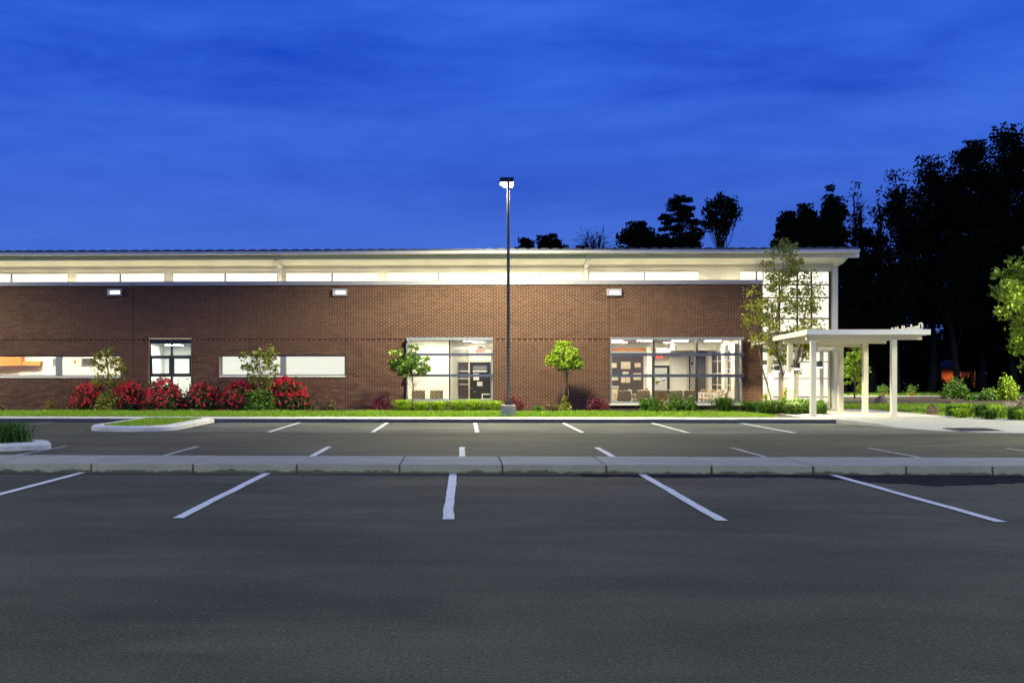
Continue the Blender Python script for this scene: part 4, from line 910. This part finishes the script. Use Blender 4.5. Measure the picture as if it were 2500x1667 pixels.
clump('hosta', 'small broad-leaved plant on the grass right of the pole light', 1312, 30, 991, 44.2, L_green, 60, 60, wid=.05); bush('green_shrub', 'low dim shrub left of the lollipop tree', 1345, 34, 982, 44.6, L_dry, 61, 300, .05, nclump=12); bush('yellow_shrub', 'small yellow green shrub at the foot of the lollipop tree', 1378, 32, 968, 44.4, L_crape, 62, 420, .06, nclump=14)
for k, (p, w, t_, m_, lab) in enumerate(((1588,62,972,L_green,'dark round shrub under the left pane of the large window'),(1618,40,980,L_crape,'low yellowish shrub between two green ones under the large window'),(1648,52,964,L_green,'tallest green shrub under the large window, in the middle'),(1684,40,970,L_green,'green shrub under the right mullion of the large window'))): bush('green_shrub', lab, p, w, t_, 43.9, m_, 70+k, 1000, .07, nclump=22)
for k, (p, w, t_, y, lab) in enumerate(((1768,66,974,43.6,'under the right end of the large window'),(1832,58,982,43.2,'in front of the brick corner'),(1884,62,980,42.4,'left of the tall thin tree foot'),(1918,60,977,42.2,'in front of the tall thin tree'),(1954,62,976,42.2,'right of the tall thin tree'),(1990,60,979,42.0,'before the grey canopy column'),(1868,50,984,41.6,'low in front, below the brick corner'),(1938,54,986,41.2,'low in front of the tall tree'),(2004,44,986,41.4,'last at the right end by the paving'))): clump('ornamental_grass', 'dark green grass clump ' + lab, p, w*1.25, t_-4, y, L_lily_d, 80+k, 480, group='ornamental grass clumps at the entrance', wid=.02)
clump('yellow_grass', 'bright yellow green grass clump against the lit glass at the brick corner', 1873, 40, 958, 45.6, L_yel, 95, 120); bush('green_shrub', 'bright green shrub against the lit lobby glass behind the tree trunks', 1922, 40, 942, 45.4, L_yel, 96, 500, .08, nclump=14)
for k, (dx, dy) in enumerate(((-9.6,23.7),(-9.1,23.5),(-8.95,24.2),(-9.5,24.4),(-8.75,23.85),(-10.1,24.1))):
    rngc = np.random.default_rng(200+k); C = np.zeros((260,3)); C[:,:2] = rngc.normal(0,.16,(260,2)); V, Q = blade_mesh(C, .42, .34, rngc, .016)
    o = link('island_grass', np_mesh('island_grass', V, Q, L_lily_d), []); o.location = (dx, dy, .11)
    tag(o, 'dark green grass clump on the kerbed island at the left picture edge', 'plant', 'grass clumps on the planted island')

# young trees in front of the wall
def at(px0, Y): return (fx(px0, Y), Y, ZW)
def young(name, lab, px0, Y, top, prof, seed, nc, nl, leaf, ml, mb=M_bark, tr=.03, **k):
    b_ = at(px0, Y); H = fz(top, b_[0], Y) - ZW; return tree(name, lab, b_, H, prof, seed, nc, nl, leaf, ml, mb, tr, **k)
young('small_tree', 'small olive tree with sparse leaves above the left red bushes', 258, 44.4, 842, [(.35,.35),(.5,.75),(.7,.65),(.85,.5),(1,.3)], 101, 70, 16, .09, L_crape, cr=.07, low=.12, tips=1)
young('small_tree', 'small green tree standing before the wide strip window', 637, 44.4, 846, [(.35,.35),(.5,.65),(.7,.75),(.9,.7),(1,.5)], 102, 80, 17, .09, L_crape, cr=.06, low=.12, tips=1)
young('small_tree', 'thin small tree with two green tufts left of the small storefront', 1006, 44.3, 833, [(.50,.45),(.60,.75),(.75,.75),(.9,.45),(1,.2)], 103, 64, 36, .08, L_green, cr=.05, low=.3, tips=1)
tree('small_tree', 'slim side stem with bright leaves at the left jamb of the small storefront', (fx(1002,44.5),44.5,ZW), 2.2, [(.62,.2),(.75,.42),(.9,.4),(1,.2)], 113, 18, 26, .12, L_bright, M_bark, .018, cr=.08, low=.4, lean=(-.45,0))
young('lollipop_tree', 'small bright round-headed tree on thin stems between the two storefronts', 1378, 44.4, 836, [(.62,.42),(.70,.66),(.82,.64),(.93,.42),(1,.2)], 104, 96, 80, .066, L_bright, tr=.018, cr=.055, low=.45)
tree('bare_sapling', 'thin bare stem beside the round-headed tree', (fx(1386,44.5),44.5,ZW), 1.75, [(.8,.05),(1,.15)], 114, 4, 0, .1, L_bright, M_bark, .018, low=.5, bare=True, cat='sapling')
young('birch_tree', 'tall thin multi-stemmed tree with olive leaves before the lit corner glazing', 1898, 43.0, 585, [(.30,.25),(.42,.62),(.55,.6),(.67,.6),(.75,.4),(.85,.95),(.93,.75),(1,.25)], 105, 78, 34, .095, L_olive, M_birch, .05, cr=.034, low=.28, tips=1)
tree('birch_tree', 'slender leaning side stem of olive leaves right of the tall thin tree', (fx(1908,43.2),43.2,ZW), 4.9, [(.30,.2),(.42,.5),(.55,.62),(.75,.7),(.9,.5),(1,.25)], 106, 66, 38, .09, L_olive, M_birch, .035, cr=.055, low=.35, lean=(1.05,0), tips=1)
tree('birch_tree', 'slender leaning side stem of olive leaves before the brick corner', (fx(1890,43.1),43.1,ZW), 4.4, [(.55,.2),(.7,.5),(.88,.55),(1,.25)], 107, 26, 30, .095, L_olive, M_birch, .03, cr=.06, low=.4, lean=(-.75,0), tips=1)
young('leafy_tree', 'bright leafy tree cut by the right picture edge', 2522, 42.0, 610, [(.24,.3),(.36,.65),(.5,1.0),(.65,1.6),(.82,1.5),(.95,.8),(1,.3)], 108, 90, 75, .125, L_bright, M_bark, .12, cr=.055, low=.2, tips=1)
tree('slim_tree', 'slim green tree on the lawn seen between the canopy columns', (fx(2086,66), 66, .1), 2.9, [(.15,.3),(.35,.75),(.6,.7),(.85,.45),(1,.15)], 109, 50, 40, .12, L_bright, M_birch, .04, cr=.07, low=.15)

# lawn shrubs, stones and pots on the right
def far_bush(lab, px0, wpx, top, basey, ml, seed, n=1500, leaf=.11, **k): Yg = gz(basey, .1, 25); return bush('round_shrub', lab, px0, wpx, top, Yg, ml, seed, n, leaf, base_z=.1, **k)
far_bush('dark round shrub in front of the small orange house', 2332, 58, 924, 974, L_green, 120); far_bush('pale round shrub beside the leafy tree', 2458, 54, 918, 978, L_bright, 121); far_bush('low green shrub between the two round shrubs', 2414, 46, 951, 978, L_green, 122, 900); far_bush('lowest green shrub right of the dark round one', 2370, 26, 965, 978, L_green, 123, 400)
for k, (p, w, t_, b_) in enumerate(((2325,54,990,1018),(2360,56,984,1017),(2398,58,986,1019),(2436,60,988,1022),(2478,58,992,1025),(2345,50,996,1021),(2416,50,1000,1024),(2500,50,998,1026))):
    Yg = gz(b_, .1, 19); clump('daylily', 'green daylily clump in the bed by the apron ' + ('left end','second from left','third from left, behind','fourth along the bed','near the leafy tree','in front at left','in front at the middle','at the right picture edge')[k], p, w, t_, Yg, L_lily if k % 2 else L_lily_d, 130+k, 320, group='daylilies in the lawn bed', base_z=.1, wid=.022)
struct('lawn_bed', ragged(17.2, 24.5, 37.6, 40.4, .118, 30, 77, .2), M_soil)
M_rock = mat('rock', (.20,.16,.14), .9, .4, 2.5, .8, 8); M_rock2 = mat('brown_rock', (.10,.065,.05), .9, .4, 2.5, .8, 8)
def rock(lab, px0, wpx, top, basey, m, seed):
    Yg = gz(basey, .1, 18); rng = np.random.default_rng(seed); x = fx(px0, Yg); w = wpx/F*Yg/2; h = fz(top, x, Yg)-.08; b = MB(); nu, nv = 14, 8
    ph = rng.uniform(0, 6, 6); ring = []
    for j in range(nv+1):
        for i in range(nu):
            th = 2*math.pi*i/nu; v = j/nv; r = max(.02, math.cos(v*math.pi/2)**.30)*(1+.14*math.sin(2*th+ph[0])+.10*math.sin(3*th+ph[1]+v*3)+.06*math.sin(5*th+ph[2]))
            b.v.append((x+w*r*math.cos(th), Yg+w*.8*r*math.sin(th), .06+h*v*(1+.10*math.sin(th+ph[3])+.06*math.sin(3*th+ph[4]))))
    for j in range(nv):
        for i in range(nu): i2 = (i+1) % nu; b.f.append((j*nu+i, j*nu+i2, (j+1)*nu+i2, (j+1)*nu+i)); b.m.append(0)
    b.f.append(tuple(nv*nu+i for i in range(nu))); b.m.append(0)
    o = link('boulder', b.mesh('boulder'), m); return tag(o, lab, 'rock', 'boulders on the lawn')
rock('pale boulder on the mulch bank between the canopy columns', 2156, 36, 965, 984, M_rock, 1); rock('brown boulder standing on the lawn edge by the apron', 2276, 26, 987, 1013, M_rock2, 2); rock('dark boulder under the leafy tree', 2462, 44, 980, 996, M_rock, 3); rock('brown boulder at the right picture edge beside the trunk', 2492, 24, 982, 1000, M_rock2, 4); rock('low flat stone left of the round shrub', 2318, 34, 977, 986, M_rock2, 5)
for p, lab in ((2156, 'potted green plant in an orange pot beyond the boulder'), (2226, 'potted green plant beyond the far path, right of the canopy')):
    Yg = 73.5; x = fx(p, Yg); t = thing('potted_plant', lab, 'potted plant', (x, Yg, .13), 'potted plants on the far path'); part('pot', MB().tube([(x,Yg,.13),(x,Yg,.36)], [.08,.12], 12), mat('terracotta', (.30,.08,.03), .8), t)
    rngc = np.random.default_rng(p); C = rngc.normal(0,1,(220,3))*np.array([.15,.15,.12])+np.array([x,Yg,.50]); V, Q = leaf_cards(C, .10, rngc); link('foliage', np_mesh('foliage', V, Q, L_green), [], t, local=True).location = -wloc(t)

# small orange house among the trees
hy = 92.0; hx0, hx1 = fx(2288, hy), fx(2388, hy); M_hb = mat('house_brick', (.34,.11,.05), .85, .2, 3)
t = thing('small_house', 'small orange brick house half hidden among the dark trees', 'house', (hx0, hy, 0))
part('wall', MB().box(hx0, hx1, hy, hy+1.2, -.05, 1.9), M_hb, t); rf = part('roof', MB().hexa([(hx0-.3,hy-.3,1.9),(hx1+.3,hy-.3,1.9),(hx1+.3,hy+1.5,1.9),(hx0-.3,hy+1.5,1.9),(hx0-.2,hy+.5,2.5),(hx1+.2,hy+.5,2.5),(hx1+.2,hy+.7,2.5),(hx0-.2,hy+.7,2.5)]), M_black, t)
part('door', MB().box(fx(2346,hy), fx(2360,hy), hy-.05, hy-.003, 0, 1.75), M_brownwall, t); part('window', MB().box(fx(2366,hy), fx(2380,hy), hy-.04, hy-.003, .8, 1.5), M_black, t)
pl = part('porch_light', MB().box(hx0+1.9, hx0+2.1, hy-1.6, hy-1.4, 2.0, 2.15), M_black, t); spot('bulb', (hx0+1.2, hy-1.5, 1.98), 230, 160, t, (1,.42,.14))

# the dark trees behind
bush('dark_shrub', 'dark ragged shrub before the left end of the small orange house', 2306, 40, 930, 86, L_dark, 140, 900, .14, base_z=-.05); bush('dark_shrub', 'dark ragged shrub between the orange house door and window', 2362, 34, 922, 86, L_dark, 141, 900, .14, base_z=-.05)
BK_G = 'dark trees beyond the building'
def bg(name, lab, px0, Y, top, wpx, prof, seed, nc, nl, leaf, ml=L_dark, tr=.22, vis=None, **k):
    if vis:
        H0 = fz(top, 5, Y); a0 = prof[0][0]; kk = (vis/F*Y/H0)/(1-a0); prof = [(1-(1-a)*kk, c) for a, c in prof]; k['low'] = 1-(1-a0)*kk-.06
    leaf *= .72; nl = int(nl*1.9)
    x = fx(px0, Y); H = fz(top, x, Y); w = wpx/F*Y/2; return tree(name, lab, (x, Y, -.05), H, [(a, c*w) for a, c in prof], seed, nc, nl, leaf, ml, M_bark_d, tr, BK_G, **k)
ROUND = [(.3,.5),(.45,.9),(.65,1.),(.85,.75),(1,.3)]; CONE = [(.25,.7),(.4,1.),(.6,.85),(.8,.55),(1,.12)]; TALL = [(.2,.75),(.4,1.),(.6,1.),(.8,.85),(.93,.6),(1,.25)]; HIGH = [(.33,.7),(.5,1.),(.8,.9),(.93,.6),(1,.25)]; PINE = [(0,.8),(.15,1.),(.4,.9),(.65,.72),(.85,.5),(1,.2)]; OPENP = [(.3,.35),(.5,.85),(.72,1.),(.9,.7),(1,.3)]
bg('round_tree','tiny dark treetop just right of the pole light',1286,80,586,34,ROUND,301,16,60,.2,vis=45,cr=.03); bg('round_tree','narrow dark treetop, second behind the roof',1323,80,577,30,ROUND,302,18,60,.2,vis=50,cr=.03); bg('round_tree','wider dark treetop beside the narrow one behind the roof',1361,80,575,58,ROUND,303,30,70,.2,vis=60,cr=.035)
bg('bare_tree','leafless tree behind the roof above the eave bracket',1452,80,560,70,[(.2,.5),(.6,1.),(1,.6)],304,34,0,.2,tr=.2,vis=50,bare=True,tips=3,cr=.05)
bg('bushy_tree','broad dark bushy tree behind the roof',1554,78,543,106,ROUND,305,70,120,.24,vis=110,cr=.045); bg('round_tree','low dark treetop at the left foot of the bushy tree',1415,82,598,40,ROUND,320,12,50,.2,vis=26,cr=.02)
bg('pine_tree','dark layered pine behind the roof',1664,76,478,124,PINE,306,130,48,.20,L_pine,vis=140,cr=.03,flat=.3)
bg('open_tree','dark tree with bare lower limbs right of the pine',1778,76,474,92,OPENP,307,64,36,.20,L_dark,vis=95,cr=.03,tips=1)
bg('bushy_tree','dark twin-topped tree behind the tall thin tree, left crown',1928,74,510,60,[(0,.8),(.3,1.),(.55,.75),(.8,.55),(1,.15)],308,54,90,.22,vis=115,cr=.04); bg('bushy_tree','dark twin-topped tree behind the tall thin tree, right crown',1974,75,503,52,[(0,.4),(.3,.9),(.55,1.),(.8,.6),(1,.15)],309,50,80,.22,vis=120,cr=.036)
bg('conical_tree','dark narrow tree rising above the roof corner',2033,78,456,80,[(.2,.9),(.45,.8),(.65,.7),(.8,.5),(.92,.3),(1,.1)],310,80,70,.22,vis=190,cr=.035)
for k,(p,t_,lab) in enumerate(((2086,444,'tallest bare snag left of the big dark trees'),(2108,468,'thin bare snag between two others'),(2134,456,'bare snag nearest the big dark trees'))): bg('bare_snag',lab,p,84,t_,26,[(.3,.3),(.6,1.),(1,.5)],330+k,18,0 if k else 12,0.22,tr=.22,vis=170,bare=bool(k),tips=3,cr=.03)
bg('tall_tree','tall dark tree beside the bare snags',2190,80,430,110,HIGH,311,60,85,.25,cr=.05); bg('tall_tree','big dark tree with a high left shoulder',2272,84,388,130,HIGH,312,84,120,.27,cr=.05); bg('tall_tree','big dark tree behind the canopy end',2338,82,398,130,HIGH,313,80,110,.27,cr=.05)
bg('tall_tree','highest dark tree near the right picture edge',2400,86,346,130,TALL,314,100,180,.28,cr=.05); bg('tall_tree','dark tree cut by the right picture edge, high crown',2482,84,326,150,TALL,315,110,180,.28,cr=.05); bg('tall_tree','dark tree beyond the right picture edge',2580,84,330,150,TALL,316,90,170,.28,cr=.05)
bg('tall_tree','lower dark tree filling between snags and canopy',2120,82,560,150,TALL,317,80,130,.26,cr=.06); bg('tall_tree','lower dark tree left of the gap with sky',2062,80,600,110,TALL,318,80,150,.26,cr=.06); bg('tall_tree','lower dark tree behind the right end of the canopy',2290,88,560,150,TALL,319,56,70,.28,cr=.06); bg('tall_tree','lower dark tree above the small house',2390,90,600,160,TALL,321,90,170,.28,cr=.07); bg('tall_tree','lower dark tree at the right picture edge',2480,90,620,160,TALL,322,90,170,.28,cr=.07)
# far wood behind the trees: one mass
rng = np.random.default_rng(9); n = 34000; X = rng.uniform(8, 75, n); Yw = rng.uniform(95, 104, n); top_ = 3.9+1.0*np.sin(X*.35)+.8*np.sin(X*.9+1); Zw = rng.uniform(0,1,n)*top_
V, Q = leaf_cards(np.stack([X,Yw,Zw],1), .5, rng); o = link('woods', np_mesh('woods', V, Q, L_dark), []); o['kind'] = 'stuff'; o['label'] = 'dark undergrowth of the wood beyond the lawn'
